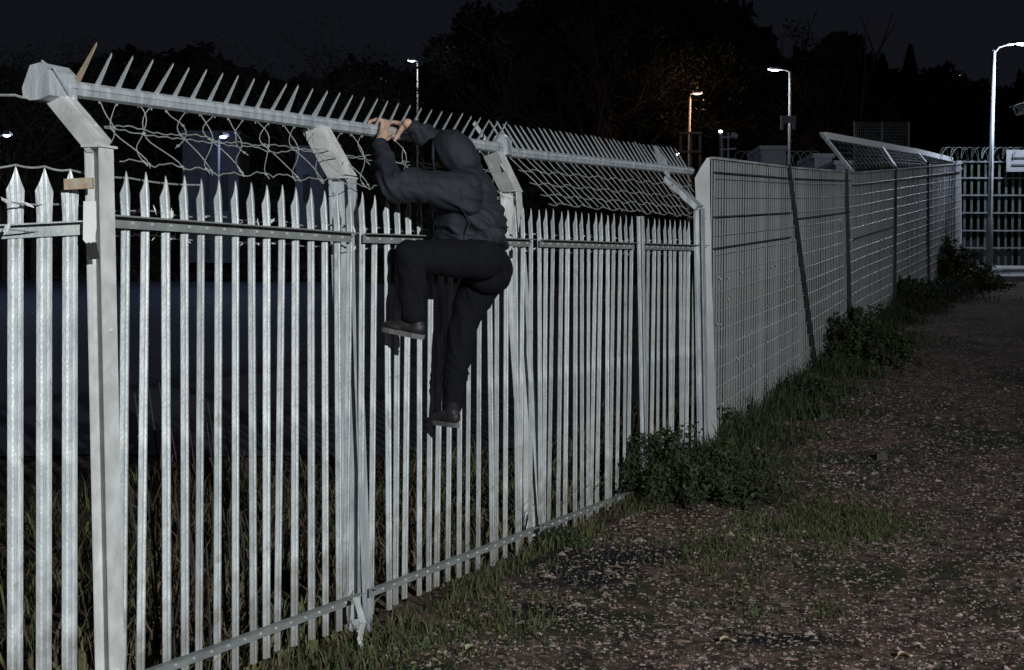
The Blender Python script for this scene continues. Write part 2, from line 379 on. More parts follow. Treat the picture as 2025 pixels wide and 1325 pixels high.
# spike rails
RA0 = P(128, 175, 7.66); RA1 = P(992, 293, 12.42)
RB0 = P(992, 300, 12.45); RB1 = P(1366, 339, 16.8)
def spike_mesh(h=.17, w_=.0225):
    m = MB(); vs = [(-w_, -.004, 0), (w_, -.004, 0), (w_*.3, -.003, h*.93), (0, 0, h), (-w_*.3, -.003, h*.93), (0, .010, 0), (0, .004, h*.93)]
    m.add(vs, [(0, 1, 2, 3, 4), (0, 4, 6, 5), (4, 3, 6), (3, 2, 6), (2, 1, 5, 6), (0, 5, 1)])
    o = m.build('spike', 'galv'); me = o.data; bpy.data.objects.remove(o); return me
SP = spike_mesh(); SPR = spike_mesh(); SPR.materials[0] = MAT['rust']; SPB = spike_mesh(.17, .034)
def spike_rail(a, b, sgn, first, step, r=.034):
    m = MB(); D = (b-a).normalized(); up = V((0, 0, 1)); up = (up-D*up.dot(D)).normalized(); n = D.cross(up); n = n if n.dot(FN) > 0 else -n
    # pressed steel rail : rounded box with a groove
    prof = [(-.030, -.024), (-.036, 0), (-.030, .024), (-.010, .036), (.012, .036), (.032, .022), (.036, .003), (.029, -.001), (.036, -.006), (.030, -.026), (.010, -.036), (-.010, -.036)]
    vs = [q + n*x + up*y for q in (a, b) for x, y in prof]; L = len(prof)
    fs = [(i, (i+1) % L, L+(i+1) % L, L+i) for i in range(L)] + [tuple(range(L)), tuple(range(L, 2*L))]
    m.add(vs, fs); ro_ = m.build('spiked_rail', 'galv', fence)
    Ln = (b-a).length; s_ = first; i = 0
    while s_ < Ln-.03:
        q = a + D*s_ + up*.03 + n*.012*sgn
        z_ = (up + n*sgn*(.62+random.gauss(0, .03)) + D*(random.gauss(0, .03)+.0)).normalized(); x_ = (D-z_*D.dot(z_)).normalized(); y_ = z_.cross(x_)
        me = SP
        if sgn > 0 and i == 0: me = SPR
        if sgn > 0 and i in (12, 14): me = SPB
        sc_ = (1.25 if i == 0 and sgn > 0 else 1) * random.uniform(.96, 1.04) * (1.35 if sgn < 0 else 1)
        so = inst(me, 'spike', mframe(q, x_, y_, z_) @ Matrix.Scale(sc_, 4), ro_)
        if me is SPR: so['label'] = 'rust stained spike'
        if random.random() < .35:   # short companion prong pointing the other way
            z2 = (up*.4 - n*sgn).normalized(); x2 = (D-z2*D.dot(z2)).normalized()
            inst(SP, 'spike', mframe(a+D*s_+up*.01-n*sgn*.03, x2, z2.cross(x2), z2) @ Matrix.Scale(.35, 4), ro_)
        s_ += step; i += 1
    return ro_
ra = spike_rail(RA0, RA1, 1, .06, .158)
rb = spike_rail(RB0, RB1, -1, .10, .118)
# folded end caps of the spiked rail
def cap(c, D, sz, nm, extra=0):
    m = MB(); up = V((0, 0, 1)); n = FN
    prof = [(-.085, -.05), (-.09, -.01), (-.05, .085), (.005, .095), (.045, .06), (.05, -.045), (.0, -.062), (-.05, -.065)]
    L = len(prof); vs = []
    for q in (-.5, .5): vs += [c + D*sz*q + n*x + up*y for x, y in prof]
    fs = [(i, (i+1) % L, L+(i+1) % L, L+i) for i in range(L)] + [tuple(range(L)), tuple(range(L, 2*L))]
    m.add(vs, fs)
    m.beam(c+n*.055+up*.075-D*sz*.4, c+n*.06-up*.04+D*sz*.2, D, .012, .006)
    m.beam(c+n*.01+up*.10-D*sz*.5, c+n*.055+up*.0+D*sz*.6, D, .012, .006)
    return m.build('end_bracket', nm, fence)
cap(RA0-FD*.05+FN*(-.02), FD, .20, 'galv')
cap(RA1+FD*.03, FD, .10, 'galv')
m = MB(); m.beam(P(937, 242, 12.3), P(1000, 335, 12.4), FD, .055, .012); m.build('end_plate', 'paint_post', fence)
m = MB(); m.beam(P(1002, 268, 12.45), P(970, 322, 12.45), FD, .05, .02); m.build('end_plate', 'paint_post', fence)
m = MB(); m.beam(P(1297, 306, 16.0), P(1320, 334, 16.1), FD, .3, .02); m.build('end_plate', 'galv', fence)
# post hardware on the first post
a, b, po = posts[0]
def front(px, py, off=.0): return P(px, py, a.y-.08-off)
m = MB(); m.beam(front(128, 365), front(184, 362), V((0, 0, 1)), .045, .03); m.build('clamp', 'rust', po)
m = MB()
vs = [front(x, y, o) for o in (.0, .012) for x, y in ((165, 398), (190, 398), (191, 450), (188, 470), (180, 481), (170, 481), (164, 474))]
m.add(vs, [tuple(range(7)), tuple(range(7, 14))] + [(i, (i+1) % 7, 7+(i+1) % 7, 7+i) for i in range(7)])
m.build('fixing_plate', 'sign_white', po)
m = MB(); m.beam(front(180, 480, -.01), front(186, 512, -.01), FD, .05, .02); m.build('lug', 'dark_steel', po)
# bent strip at the foot of the second post
m = MB(); q = [P(704, 1182, 9.6), P(718, 1232, 9.55), P(712, 1262, 9.55), P(722, 1310, 9.5)]
for u, v_ in zip(q, q[1:]): m.beam(u, v_, FD, .05, .008)
m.build('bent_strip', 'paint_post', posts[1][2])
# left section, turned towards the viewer
lf = thing('palisade_fence', P(100, 1300, 7.4), 'short run of palisade fence left of the bright end post, at the left edge', 'fence')
for x in (-82, -26, 31, 88, 139):
    z = 7.42 - (139-x)*.0011*1.2
    top = P(x, 327.5+(x-30)*.05, z); inst(PM, 'pale', mframe(top-V((0, 0, 2.4)), -LD, LN, V((0, 0, 1))) if (-LD).cross(LN).z > 0 else mframe(top-V((0, 0, 2.4)), LD, LN, V((0, 0, 1))), lf)
m = MB(); m_a = P(-120, 452, 7.1); m_b = P(163, 438, 7.42)
angle_rail(m, m_a, m_b, LN, .055); m.build('top_rail', 'rail_steel', lf)
m = MB(); angle_rail(m, P(-120, 1480, 7.1), P(163, 1400, 7.42), LN, .055); m.build('bottom_rail', 'rail_steel', lf)
# ---------------------------------------------------------------- wire netting
net = thing('wire_netting', P(450, 360, 8.8), 'torn loose wire netting hanging under the spiked rail over the nearest two fence bays', 'netting')
def np_(u, v, A0, A1, off=.20):     # point on the net : u along, v from rail to pale tips
    top = A0.lerp(A1, u) - V((0, 0, .03)); x = fence_px(top.y - off)
    bot = fpt(x, tip_y(x)-10)
    return top.lerp(bot, v)
NU = 34
def jit(i, k, s_): return noise.noise(V((i*1.7, k*3.1, 2)))*s_
us = [(.05 + .93*i/NU) for i in range(NU)]
for i, u in enumerate(us):
    pts = []
    vmax = 1.0 if i not in (4, 9, 16) else .62
    for j in range(15):
        v = vmax*j/14
        q = np_(min(1, u + .012*math.sin(v*5+i*3.14)*1.6 + jit(i, j*.055, .014)), v, RA0, RA1) - FN*(.03*math.sin(v*math.pi)) + V((0, 0, jit(i, j*.07, .012)))
        pts.append(q)
    m = MB(); m.tube(pts, .0025, 4)
    q = pts[0]; m.tube([q+V((0, 0, .01))+FD*.012, q-V((0, 0, .015)), q+V((0, 0, .01))-FD*.012], .0035, 4)
    for kk in (6, 13):
        if kk < len(pts): m.tube([pts[kk]-FD*.014, pts[kk]-FD*.005, pts[kk]+FD*.005, pts[kk]+FD*.014], [.002, .006, .006, .002], 5)
    m.build('hanging_strand', 'wire', net)
for v0, nm in ((.42, 'twisted_strand'), (.46, 'twisted_strand'), (.98, 'edge_strand')):
    pts = []
    for j in range(120):
        t = j/119; u = .05+.9*t
        fr = NU*(t)
        scal = .09*abs(math.sin(fr*math.pi/2)) if v0 > .9 else .03*math.sin(fr*1.3+v0*60)
        q = np_(u, v0 - scal*(.8 if v0 > .9 else 1.5) + jit(t*7, v0*9, .10), RA0, RA1) - FN*.02*math.sin(min(v0, 1)*math.pi) + V((0, 0, .004*math.sin(j*2.2+v0*80)))
        pts.append(q)
    m = MB(); m.tube(pts, .0027, 4); m.build(nm, 'wire', net)
net2 = thing('wire_netting', P(1180, 400, 14), 'regular slanting wire mesh behind the climber, between spiked rail and pale tips', 'netting')
for i in range(30):
    u = .03+.94*i/29; pts = [np_(min(1.02, u+.03*(j/6)+jit(i, j, .004)), j/6, RB0, RB1, -.12)+V((0, 0, jit(i, j+9, .02))) for j in range(7)]
    m = MB(); m.tube(pts, .0035, 4); m.build('slanting_strand', 'wire', net2)
for v0 in (.28, .56, .8, 1.0):
    pts = [np_(.02+.96*j/60, v0+.03*math.sin(j*1.05)+jit(j*.5, v0*8, .04), RB0, RB1, -.12) for j in range(61)]
    m = MB(); m.tube(pts, .0036, 4); m.build('long_strand', 'wire', net2)
# razor tape and plain wires along the back
bw = thing('barbed_wire', fpt(400, 430) - FN*.1, 'two barbed strands running behind the tops of the palisade pales', 'barbed wire')
for row, dy in enumerate((-14, 34)):
    m = MB(); pts = []; bar = MB()
    for j in range(150):
        x = -20 if j == 0 else fence_px(7.0+9.2*j/149); Y = 7.0+9.2*j/149
        x = 2400-16667/Y
        q = P(x, rail_y(x)+dy*(zf1(300)/Y) + 3*math.sin(j*.7), Y+.10) - FN*.03
        pts.append(q)
        if j % 2 == 0:
            e = V((random.gauss(0, 1), random.gauss(0, 1), random.gauss(0, 1))).normalized()*.03
            q2 = q + FD*.02; bar.tube([q2-e, q2-e*.2, q2+e], [.0015, .006, .0015], 3)
            if random.random() < .6: bar.box(q2, FD*.013, e*.5, e.cross(FD).normalized()*.003)
    m.tube(pts, .0035, 4); m.build('strand', 'wire', bw); tag(bar.build('barb', 'sign_white', bw), kind='stuff')
def wire_thing(pxs, r, label):
    m = MB(); pts = []
    for (x0, y0, z0_), (x1, y1, z1_) in zip(pxs, pxs[1:]):
        for j in range(6): t = j/6; pts.append(P(x0+(x1-x0)*t, y0+(y1-y0)*t+4*math.sin(t*3.14), z0_+(z1_-z0_)*t))
    pts.append(P(*pxs[-1])); m.tube(pts, r, 4); return tag(m.build('wire', 'wire'), label, 'wire')
wire_thing([(-60, 178, 7.2), (30, 188, 7.5), (68, 190, 7.6)], .005, 'plain wire entering at upper left and ending at the spiked rail bracket')
wire_thing([(-60, 332, 7.3), (31, 326, 7.4), (88, 329, 7.42), (139, 336, 7.45), (255, 352, 7.9), (400, 366, 8.5)], .004, 'slack wire looped over the pale tips at the left edge')
# ---------------------------------------------------------------- second, closely slatted fence
f2 = thing('slatted_fence', V((Xf2(22), 22, 1.1)), 'tall grey close slatted fence with dark leaning posts beyond the palisade', 'fence')
T2 = [(16.67, 3.22), (20, 3.39), (23.8, 3.62), (26.8, 3.90), (34.3, 4.60)]
def z2px(x): return 4.6/(.387-(x-1012)/3500)
def f2pt(Y, Z): return V((Xf2(Y), Y, Z))
sm_ = {}
Y = 16.75; step = .105*FD2.y; i = 0
m = MB(); m.v = []; m.box((0, 0, .5), V((.026, 0, 0)), V((0, .003, 0)), V((0, 0, .5)))
so = m.build('slat', 'galv_old'); SL = so.data; bpy.data.objects.remove(so)
while Y < 34.3:
    g0 = lin(TIN, Y)-.1; t0 = lin(T2, Y)+random.uniform(-.012, .012)
    xa = (FD2*math.cos(.1*random.gauss(0, 1)) + FN2*math.sin(.06*random.gauss(0, 1))).normalized(); za = V((0, 0, 1)); ya = za.cross(xa)
    if ya.dot(FN2) < 0: xa = -xa; ya = -ya
    M = mframe(f2pt(Y, g0), xa, ya, za) @ Matrix.Diagonal((1, 1, t0-g0, 1)); inst(SL, 'slat', M, f2); Y += step; i += 1
# dark upper rails and bolt rows
def row(Y0, Y1, k, nm, matn, th):
    m = MB(); n = 8; pts = []
    for j in range(n+1):
        Y = Y0+(Y1-Y0)*j/n; g0 = lin(TIN, Y); t0 = lin(T2, Y); pts.append(f2pt(Y, g0+(t0-g0)*k)+FN2*.022)
    for u, v_ in zip(pts, pts[1:]): m.beam(u, v_, FN2, .03, th)
    return m.build(nm, matn, f2)
for k in (.955, .80, .69): row(16.8, 19.9, k, 'rail', 'dark_steel', .013)
for k in (.955, .77): row(20.1, 23.3, k, 'rail', 'dark_steel', .013)
for k in (.93, .6): row(23.5, 26.6, k, 'rail', 'dark_steel', .013)
row(26.8, 34.0, .93, 'rail', 'dark_steel', .013)
bl = MB()
for k in [.58, .5, .42, .34, .27, .2, .13, .07]:
    Y = 16.9
    while Y < 33:
        g0 = lin(TIN, Y); t0 = lin(T2, Y)
        if random.random() < .42:
            q = f2pt(Y, g0+(t0-g0)*(k+random.gauss(0, .004)))+FN2*.024; bl.sphere(q, random.uniform(.005, .012), 5, 3)
        Y += step*random.choice((1, 1, 2, 3))
for k in range(1, 15):
    n = 24; pts = []
    for j in range(n+1):
        Y = 16.8+17.4*j/n; g0 = lin(TIN, Y); t0 = lin(T2, Y); pts.append(f2pt(Y, g0+(t0-g0)*k/15)+FN2*.02)
    bl.tube(pts, .0035, 4)
tag(bl.build('mesh_wire', 'wire', f2), kind='stuff')
for (x0, y0, x1, y1) in ((1553, 326, 1612, 745), (1668, 335, 1678, 700), (1766, 330, 1764, 620), (1830, 320, 1832, 600)):
    m = MB(); m.beam(P(x1, y1+20, z2px(x1)-.06)+FN2*.04, P(x0, y0, z2px(x0)-.06)+FN2*.04, FN2, .04, .024); m.build('post', 'dark_steel', f2)
m = MB(); z = 16.6
vs = [P(x, y, zz) for zz in (z, z+.06) for x, y in ((1374, 352), (1386, 330), (1398, 312), (1404, 312), (1404, 400), (1409, 600), (1419, 875), (1400, 875), (1380, 480))]
m.add(vs, [tuple(range(9)), tuple(range(9, 18))]+[(i, (i+1) % 9, 9+(i+1) % 9, 9+i) for i in range(9)]); tag(m.build('end_post', 'galv_old', f2), 'pale flat end post')
# capping
m = MB(); pts = [f2pt(Y, lin(T2, Y)+.012) for Y in (16.75, 18.5, 20, 22, 23.8, 26.8, 30, 34.3)]
for u, v_ in zip(pts, pts[1:]): m.beam(u, v_, FN2, .05, .02)
m.build('top_capping', 'galv_old', f2)
# overhanging anti climb frame on the far half
of = []
for (bx, by, tx, ty) in ((1682, 336, 1628, 268), (1768, 328, 1742, 288), (1838, 330, 1812, 300), (1897, 330, 1880, 316)):
    z = z2px(bx); of.append((P(bx, by, z), P(tx, ty, z+.45)))
for u, v_ in of:
    m = MB(); m.beam(u, v_, FD2, .16, .04); m.build('outward_arm', 'galv', f2)
for (a0, a1), (b0, b1) in zip(of, of[1:]):
    m = MB(); m.beam(a1, b1, FN2, .10, .09); m.build('overhang_rail', 'sign_white', f2)
    mm = MB()
    for k in range(1, 6): mm.tube([a0.lerp(a1, k/6), b0.lerp(b1, k/6)], .008, 3)
    for k in range(1, 12): mm.tube([a0.lerp(b0, k/12), a1.lerp(b1, k/12)], .008, 3)
    tag(mm.build('overhang_mesh', 'dark_steel', f2), kind='stuff')
# ---------------------------------------------------------------- far cross fence
f3o = V((Xf2(34.3)+.05, 34.4, 2.5)); f3 = thing('bar_fence', f3o, 'far open bar fence crossing the end of the path at right', 'fence')
m = MB(); m.beam((0, 0, 0), (0, 0, 2.1), V((1, 0, 0)), .045, .03); bo = m.build('bar', 'gate_steel'); BAR = bo.data; bpy.data.objects.remove(bo)
for i in range(34):
    q = P(1906+i*13.6, 530, 34.45); inst(BAR, 'bar', Matrix.Translation(q), f3)
for y in (320, 352, 386, 421, 456, 490, 526):
    m = MB(); m.beam(P(1898, y, 34.38), P(2380, y+1, 34.38), V((0, 1, 0)), .04, .028); m.build('cross_rail', 'rail_steel', f3)
m = MB(); m.beam(P(1897, 540, 34.3), P(1895, 318, 34.3), V((1, 0, 0)), .09, .09); m.build('post', 'lamp_pole', f3)
rz = thing('razor_wire', P(1908, 320, 34.3), 'coiled razor wire on top of the far fence corner', 'razor wire')
m = MB(); pts = []
for j in range(240):
    t = j/239*2*math.pi*8; r = .26; pts.append(P(1862+j*.68, 318, 34.3)+V((r*.6*math.cos(t), r*math.cos(t)*.6, r*abs(math.sin(t)))))
m.tube(pts, .008, 3); m.build('coil', 'gate_steel', rz)
m = MB(); pts = []
for j in range(260):
    t = j/259*2*math.pi*11; pts.append(P(1462+j*.62, 318, 40)+V((.2*math.cos(t), 0, .22*math.sin(t))))
m.tube(pts, .007, 3); tag(m.build('razor_wire', 'gate_steel'), 'low coil of razor wire between the pale cabins behind the slatted fence', 'razor wire')
# sign on the far fence
sg = thing('sign', P(2010, 320, 34.2), 'blank white sign board fixed on the far bar fence at the right edge', 'sign')
m = MB(); m.beam(P(1990, 318, 34.2), P(2052, 318, 34.2), V((0, 0, 1)), .42, .03); m.build('board', 'sign_grey', sg)
m = MB(); m.beam(P(2000, 312, 34.17), P(2048, 312, 34.17), V((0, 0, 1)), .03, .012); m.beam(P(2000, 326, 34.17), P(2048, 326, 34.17), V((0, 0, 1)), .03, .012); m.build('lettering_band', 'gate_steel', sg)
# concrete pad
m = MB()
for i in range(9):
    for s_ in (0, 1):
        x = 1925+i*50; q = P(x, 533 + i*1.5, 34.0) if s_ == 0 else P(x+20+i*8, 572+i*3, 31.5); m.v.append(q)
vv = m.v; m2 = MB()
for i in range(8):
    a_, b_, c_, d_ = vv[2*i], vv[2*i+2], vv[2*i+3], vv[2*i+1]
    top = [V((q.x, q.y, ground_h(q.x, q.y, False)+.12)) for q in (a_, b_, c_, d_)]
    m2.add(top+[q-V((0, 0, .3)) for q in top], [(0, 1, 2, 3), (2, 6, 7, 3), (0, 3, 7, 4), (1, 5, 6, 2)])
pad = m2.build('pavement', 'concrete'); tag(pad, kind='structure')
# ---------------------------------------------------------------- street lamps
def lamp(base, h, arm, armh, label, lens='lens_white', light=None, color=(1, 1, 1), r=.05, head=(.5, .2, .1), aim=None, cone=60, name='street_lamp', group='lit street lamps beyond the fence', pole=True, lr=.12, polem='lamp_pole', lean=V((0,0,0))):
    t = thing(name, base, label, 'street lamp', group)
    top = V(base)+V((0, 0, h))+lean; arm = V(arm)
    m = MB(); m.tube([V(base)-V((0, 0, .4)), V(base).lerp(top, .25), V(base).lerp(top, .26), top], [r*1.5, r*1.4, r, r*.85], 8); m.build('pole', polem, t, True)
    e = top+arm+V((0, 0, armh))
    if arm.length > .05:
        m = MB(); m.tube([top-V((0, 0, .05)), top+arm*.25+V((0, 0, armh*.55)), top+arm*.6+V((0, 0, armh*.9)), e], [r*.7, r*.55, r*.5, r*.5], 6); m.build('arm', polem, t, True)
    dirn = arm.normalized() if arm.length > .05 else V((1, 0, 0)); sd_ = V((-dirn.y, dirn.x, 0))
    m = MB(); hh = MB(); c = e+dirn*head[0]*.4
    vs = []
    for q, ww, hz in ((-.5, .5, .5), (-.2, 1, 1), (.35, 1, .8), (.5, .6, .4)):
        for sx in (-1, 1): vs += [c+dirn*head[0]*q+sd_*head[1]*.5*ww*sx+V((0, 0, 0)), c+dirn*head[0]*q+sd_*head[1]*.38*ww*sx+V((0, 0, head[2]*hz))]
    fs = []
    for s_ in range(3):
        o = s_*4; fs += [(o, o+1, o+5, o+4), (o+1, o+3, o+7, o+5), (o+3, o+2, o+6, o+7), (o, o+4, o+6, o+2)]
    fs += [(0, 2, 3, 1), (12, 13, 15, 14)]
    m.add(vs, fs); ho = m.build('lamp_head', polem, t)
    hh.sphere(c-V((0, 0, .012)), head[1]*.42, 10, 6, 0, (head[0]/head[1]*.8, 1, .45)) if abs(dirn.x) > abs(dirn.y) else hh.sphere(c-V((0, 0, .012)), head[1]*.42, 10, 6, 0, (1, head[0]/head[1]*.8, .45))
    hh.build('lens', lens, ho, True)
    if light:
        ld = bpy.data.lights.new('lamp_light', 'SPOT' if aim else 'POINT'); ld.energy = light; ld.color = color; ld.shadow_soft_size = lr
        lo = bpy.data.objects.new('lamp_light', ld); COL.objects.link(lo); lo.location = c-V((0, 0, .18))+dirn*.35; 
        if aim: ld.spot_size = math.radians(cone); ld.spot_blend = 1.0; lo.rotation_euler = (V(aim)-lo.location).to_track_quat('-Z', 'Y').to_euler()
        attach(lo, t)
    return t
kx, ky = KEY['loc']
lamp(V((kx+1.0, ky, ground_h(kx+1, ky))), KEY['h'], (-1.1, 0, 0), .3, 'street lamp standing behind the viewer to the right', light=KEY['power'], color=KEY['color'], aim=KEY['aim'], cone=KEY['cone'], r=.07, lr=.10, head=(.6, .25, .12))
# right hand lamp
zz = 33.0; bs = P(1955, 545, zz); tp_ = P(1960, 100, zz)
lamp(bs, (tp_-bs).z, (.34, -.12, 0), .10, 'tall pale lamp post with curved arm at the right, in front of the far fence', light=380, color=(.72, .82, 1), r=.048, head=(.42, .16, .08), lean=V((.05, 0, 0)))
zz = 55; bs = P(1560, 420, zz); tp_ = P(1560, 142, zz)
lamp(bs, (tp_-bs).z, (-.3, 0, 0), .05, 'lamp post carrying a small board, right of the bare trees', light=80, color=(.9, .95, 1), r=.05, head=(.42, .2, .09), polem='lamp_pole')
zz = 62; bs = P(1362, 420, zz); tp_ = P(1362, 188, zz)
lamp(bs, (tp_-bs).z, (.1, 0, 0), .05, 'warm orange lit lamp post left of the slatted fence end', 'lens_warm', 90, (1, .5, .25), .055, (.38, .18, .08))
zz = 70; bs = P(825, 420, zz); tp_ = P(825, 124, zz)
lamp(bs, (tp_-bs).z, (-.1, 0, 0), .06, 'thin lamp post rising above the climber, lit white', light=60, color=(.95, 1, .95), r=.045, head=(.34, .18, .09))
zz = 56; bs = P(432, 470, zz); tp_ = P(428, 272, zz)
lamp(bs, (tp_-bs).z, (.06, -.05, 0), .02, 'bluish white floodlight post seen through the torn netting', 'lens_blue', 160, (.5, .6, 1), .05, (.34, .3, .16), lr=.3, polem='dark_steel')
zz = 50; bs = P(-4, 480, zz); tp_ = P(-4, 270, zz)
lamp(bs, (tp_-bs).z, (.12, 0, 0), .04, 'bluish floodlight post at the far left edge', 'lens_blue', 160, (.5, .6, 1), .05, (.3, .24, .12), lr=.3, polem='dark_steel')
for x, y, z, rr, ln, lb in ((969, 135, 85, .10, 'lens_white', 'small distant lamp glowing in the dark tree tops'), (1898, 152, 90, .09, 'lens_warm', 'tiny distant lamp against the conifer tops at right'),
                        (1873, 243, 90, .08, 'lens_white', 'tiny distant lamp low behind the far fence'), (1531, 229, 80, .07, 'lens_white', 'tiny distant lamp beside the board on the lamp post'),
                        (1425, 260, 60, .06, 'lens_white', 'tiny lamp on the frame mast left of the cabins'), (1636, 213, 80, .05, 'lens_red', 'tiny red distant light above the overhanging frame'),
                        (1341, 305, 70, .06, 'lens_white', 'tiny distant lamp just above the end of the spiked rail')):
    q = P(x, y, z); t = thing('distant_lamp', (q.x, q.y, ground_h(q.x, q.y, False)), lb, 'lamp', 'small distant lamps')
    m = MB(); m.sphere(q, rr, 8, 5, 0, (1.2, 1, .8)); m.build('lens', ln, t, True)
    m = MB(); m.tube([(q.x, q.y+.1, ground_h(q.x, q.y, False)-.3), (q.x, q.y+.1, q.z)], .04, 5); m.build('pole', 'dark_steel', t)
# boards, cabins, mast
t = thing('notice_board', P(1559, 250, 54.8), 'small grey board with two lower boxes fixed on a lamp post', 'board')
m = MB(); m.beam(P(1544, 236, 54.8), P(1574, 236, 54.8), V((0, 0, 1)), .22, .06); m.build('board', 'sign_grey', t)
m = MB(); m.beam(P(1544, 250, 54.8), P(1550, 250, 54.8), V((0, 0, 1)), .2, .1); m.build('box', 'sign_grey', t)
m = MB(); m.beam(P(1568, 250, 54.8), P(1573, 250, 54.8), V((0, 0, 1)), .2, .1); m.build('box', 'sign_grey', t)
def cabin(x0, x1, y0, y1, z, label, doors=1, wm='container', rm_='sign_white'):
    a_ = P(x0, y0, z); b_ = P(x1, y1, z); t = thing('cabin', (a_.x, a_.y, b_.z), label, 'cabin')
    m = MB(); m.abox(a_.x, b_.x, z, z+2.5, b_.z, a_.z-.06); wl = m.build('wall', wm, t)
    m = MB(); m.abox(a_.x-.06, b_.x+.06, z-.06, z+2.56, a_.z-.058, a_.z+.05); m.build('roof', rm_, t)
    W = b_.x-a_.x; H = a_.z-b_.z
    for k in range(doors):
        cx = a_.x+W*(k+.5)/doors; m = MB(); m.abox(cx-W*.14/doors, cx+W*.14/doors, z-.03, z-.002, a_.z-H*.6, a_.z-H*.3); m.build('window', 'glass_dark', t)
    return t
cabin(1505, 1552, 292, 440, 50, 'white roofed cabin left of the board carrying lamp post')
cabin(1610, 1644, 308, 440, 46, 'low grey cabin under the overhanging frame')
cabin(1652, 1680, 322, 440, 44, 'smaller pale cabin half hidden by the slatted fence')
cabin(362, 472, 262, 520, 60, 'bluish lit pale shed behind the torn netting', 2, 'shed', 'shed')
cabin(585, 668, 292, 470, 58, 'grey shed with vertical cladding behind the second fence arm', 2, 'shed', 'shed')
t = thing('mast', P(1430, 330, 52), 'slim frame mast with lamps and brackets rising behind the slatted fence', 'mast')
for x in (1428, 1440): m = MB(); m.tube([P(x, 420, 52), P(x, 262, 52)], .03, 5); m.build('upright', 'lamp_pole', t)
for y in (272, 296, 316): m = MB(); m.beam(P(1424, y, 52), P(1456, y-2, 52), V((0, 0, 1)), .05, .05); m.build('bracket', 'lamp_pole', t)
m = MB(); m.beam(P(1446, 266, 52), P(1458, 270, 52), V((0, 0, 1)), .14, .14); m.build('box', 'lamp_pole', t)
t = thing('mesh_enclosure', P(1745, 300, 60), 'faint tall mesh enclosure behind the overhanging frame', 'enclosure')
for x in (1690, 1745, 1798): m = MB(); m.tube([P(x, 420, 60), P(x, 241, 60)], .03, 5); m.build('post', 'rail_steel', t)
mm = MB()
for k in range(28): mm.tube([P(1690+k*4, 420, 60), P(1690+k*4, 242, 60)], .008, 3)
for k in range(20): mm.tube([P(1690, 242+k*6, 60), P(1798, 242+k*6, 60)], .008, 3)
tag(mm.build('mesh', 'rail_steel', t), kind='stuff')
m = MB()
t = thing('timber_frame', P(1370, 320, 58), 'brown timber frame standing by the warm lamp post', 'frame')
for x in (1346, 1366, 1384): m = MB(); m.beam(P(x, 420, 58), P(x, 262, 58), V((1, 0, 0)), .08, .08); m.build('upright', 'brown_timber', t)
for y in (263, 300): m = MB(); m.beam(P(1344, y, 57.9), P(1388, y, 57.9), V((0, 0, 1)), .07, .06); m.build('crossbar', 'brown_timber', t)
# surveillance camera at the right edge
t = thing('surveillance_camera', P(2020, 230, 32.5), 'white surveillance camera on a bracket cut by the right edge', 'surveillance camera')
c0, c1 = P(2009, 219, 32.5), P(2062, 204, 32.7)
m = MB(); m.tube([c0, c0.lerp(c1, .04), c1], [.082, .095, .095], 14); bd_ = m.build('housing', 'sign_white', t, True)
m = MB(); m.beam(c0.lerp(c1, -.14)+V((0, 0, .105)), c1+V((0, 0, .105)), V((0, 1, 0)), .22, .018); m.build('sun_shield', 'sign_white', t)
m = MB(); m.tube([c0-(c1-c0).normalized()*.012, c0-(c1-c0).normalized()*.002], .062, 12); m.build('lens', 'glass_dark', bd_, True)
m = MB(); q = c0.lerp(c1, .75); m.tube([q-V((0, 0, .08)), q-V((-.03, 0, .26)), q+V((.55, 0, -.36))], .03, 8); m.build('bracket', 'sign_white', t, True)
q = q+V((.55, 0, -.36)); m = MB(); m.tube([V((q.x, q.y, ground_h(q.x, q.y)-.2)), V((q.x, q.y, q.z+.3))], .06, 10); m.build('pole', 'lamp_pole', t, True)
# ---------------------------------------------------------------- trees
def leafcloud(m, centers, n, size, rng):
    C = np.array([c for c, r in centers]); R = np.array([r for c, r in centers])
    idx = rng.choice(len(C), n, p=(R**2)/np.sum(R**2)); d = rng.normal(size=(n, 3)); d /= np.linalg.norm(d, axis=1)[:, None]
    p = C[idx] + d*(R[idx]*rng.random(n)**.4)[:, None]
    a = rng.normal(size=(n, 3)); a /= np.linalg.norm(a, axis=1)[:, None]; b = np.cross(a, d); b /= np.linalg.norm(b, axis=1)[:, None]+1e-9
    s_ = size*(.5+rng.random(n))[:, None]
    vs = np.stack([p-a*s_, p+b*s_*.5, p+a*s_, p-b*s_*.5], 1).reshape(-1, 3); o = len(m.v)
    m.v += [tuple(x) for x in vs]; m.f += [(o+4*i, o+4*i+1, o+4*i+2, o+4*i+3) for i in range(n)]; m.m += [0]*n
def branches(m, p, d, L, r, depth, rg, ends, up=.15, split=3):
    n = 3; pts = [p]; q = p
    for i in range(n):
        d = (d+V((rg.gauss(0, .14), rg.gauss(0, .14), rg.gauss(up*.5, .1)))).normalized(); q = q+d*L/n; pts.append(q)
    rs = [r*(1-.45*i/n) for i in range(n+1)]; m.tube(pts, rs, 5 if depth > 1 else 3, cap=False)
    if depth == 0: ends.append(q); return
    for k in range(split):
        f = rg.uniform(.35, 1) if k else 1; b = pts[max(1, min(n, int(round(f*n))))]
        nd = (d + V((rg.gauss(0, .75), rg.gauss(0, .75), rg.gauss(.1, .45)))).normalized()
        branches(m, b, nd, L*rg.uniform(.6, .8), r*.5, depth-1, rg, ends, up, split)
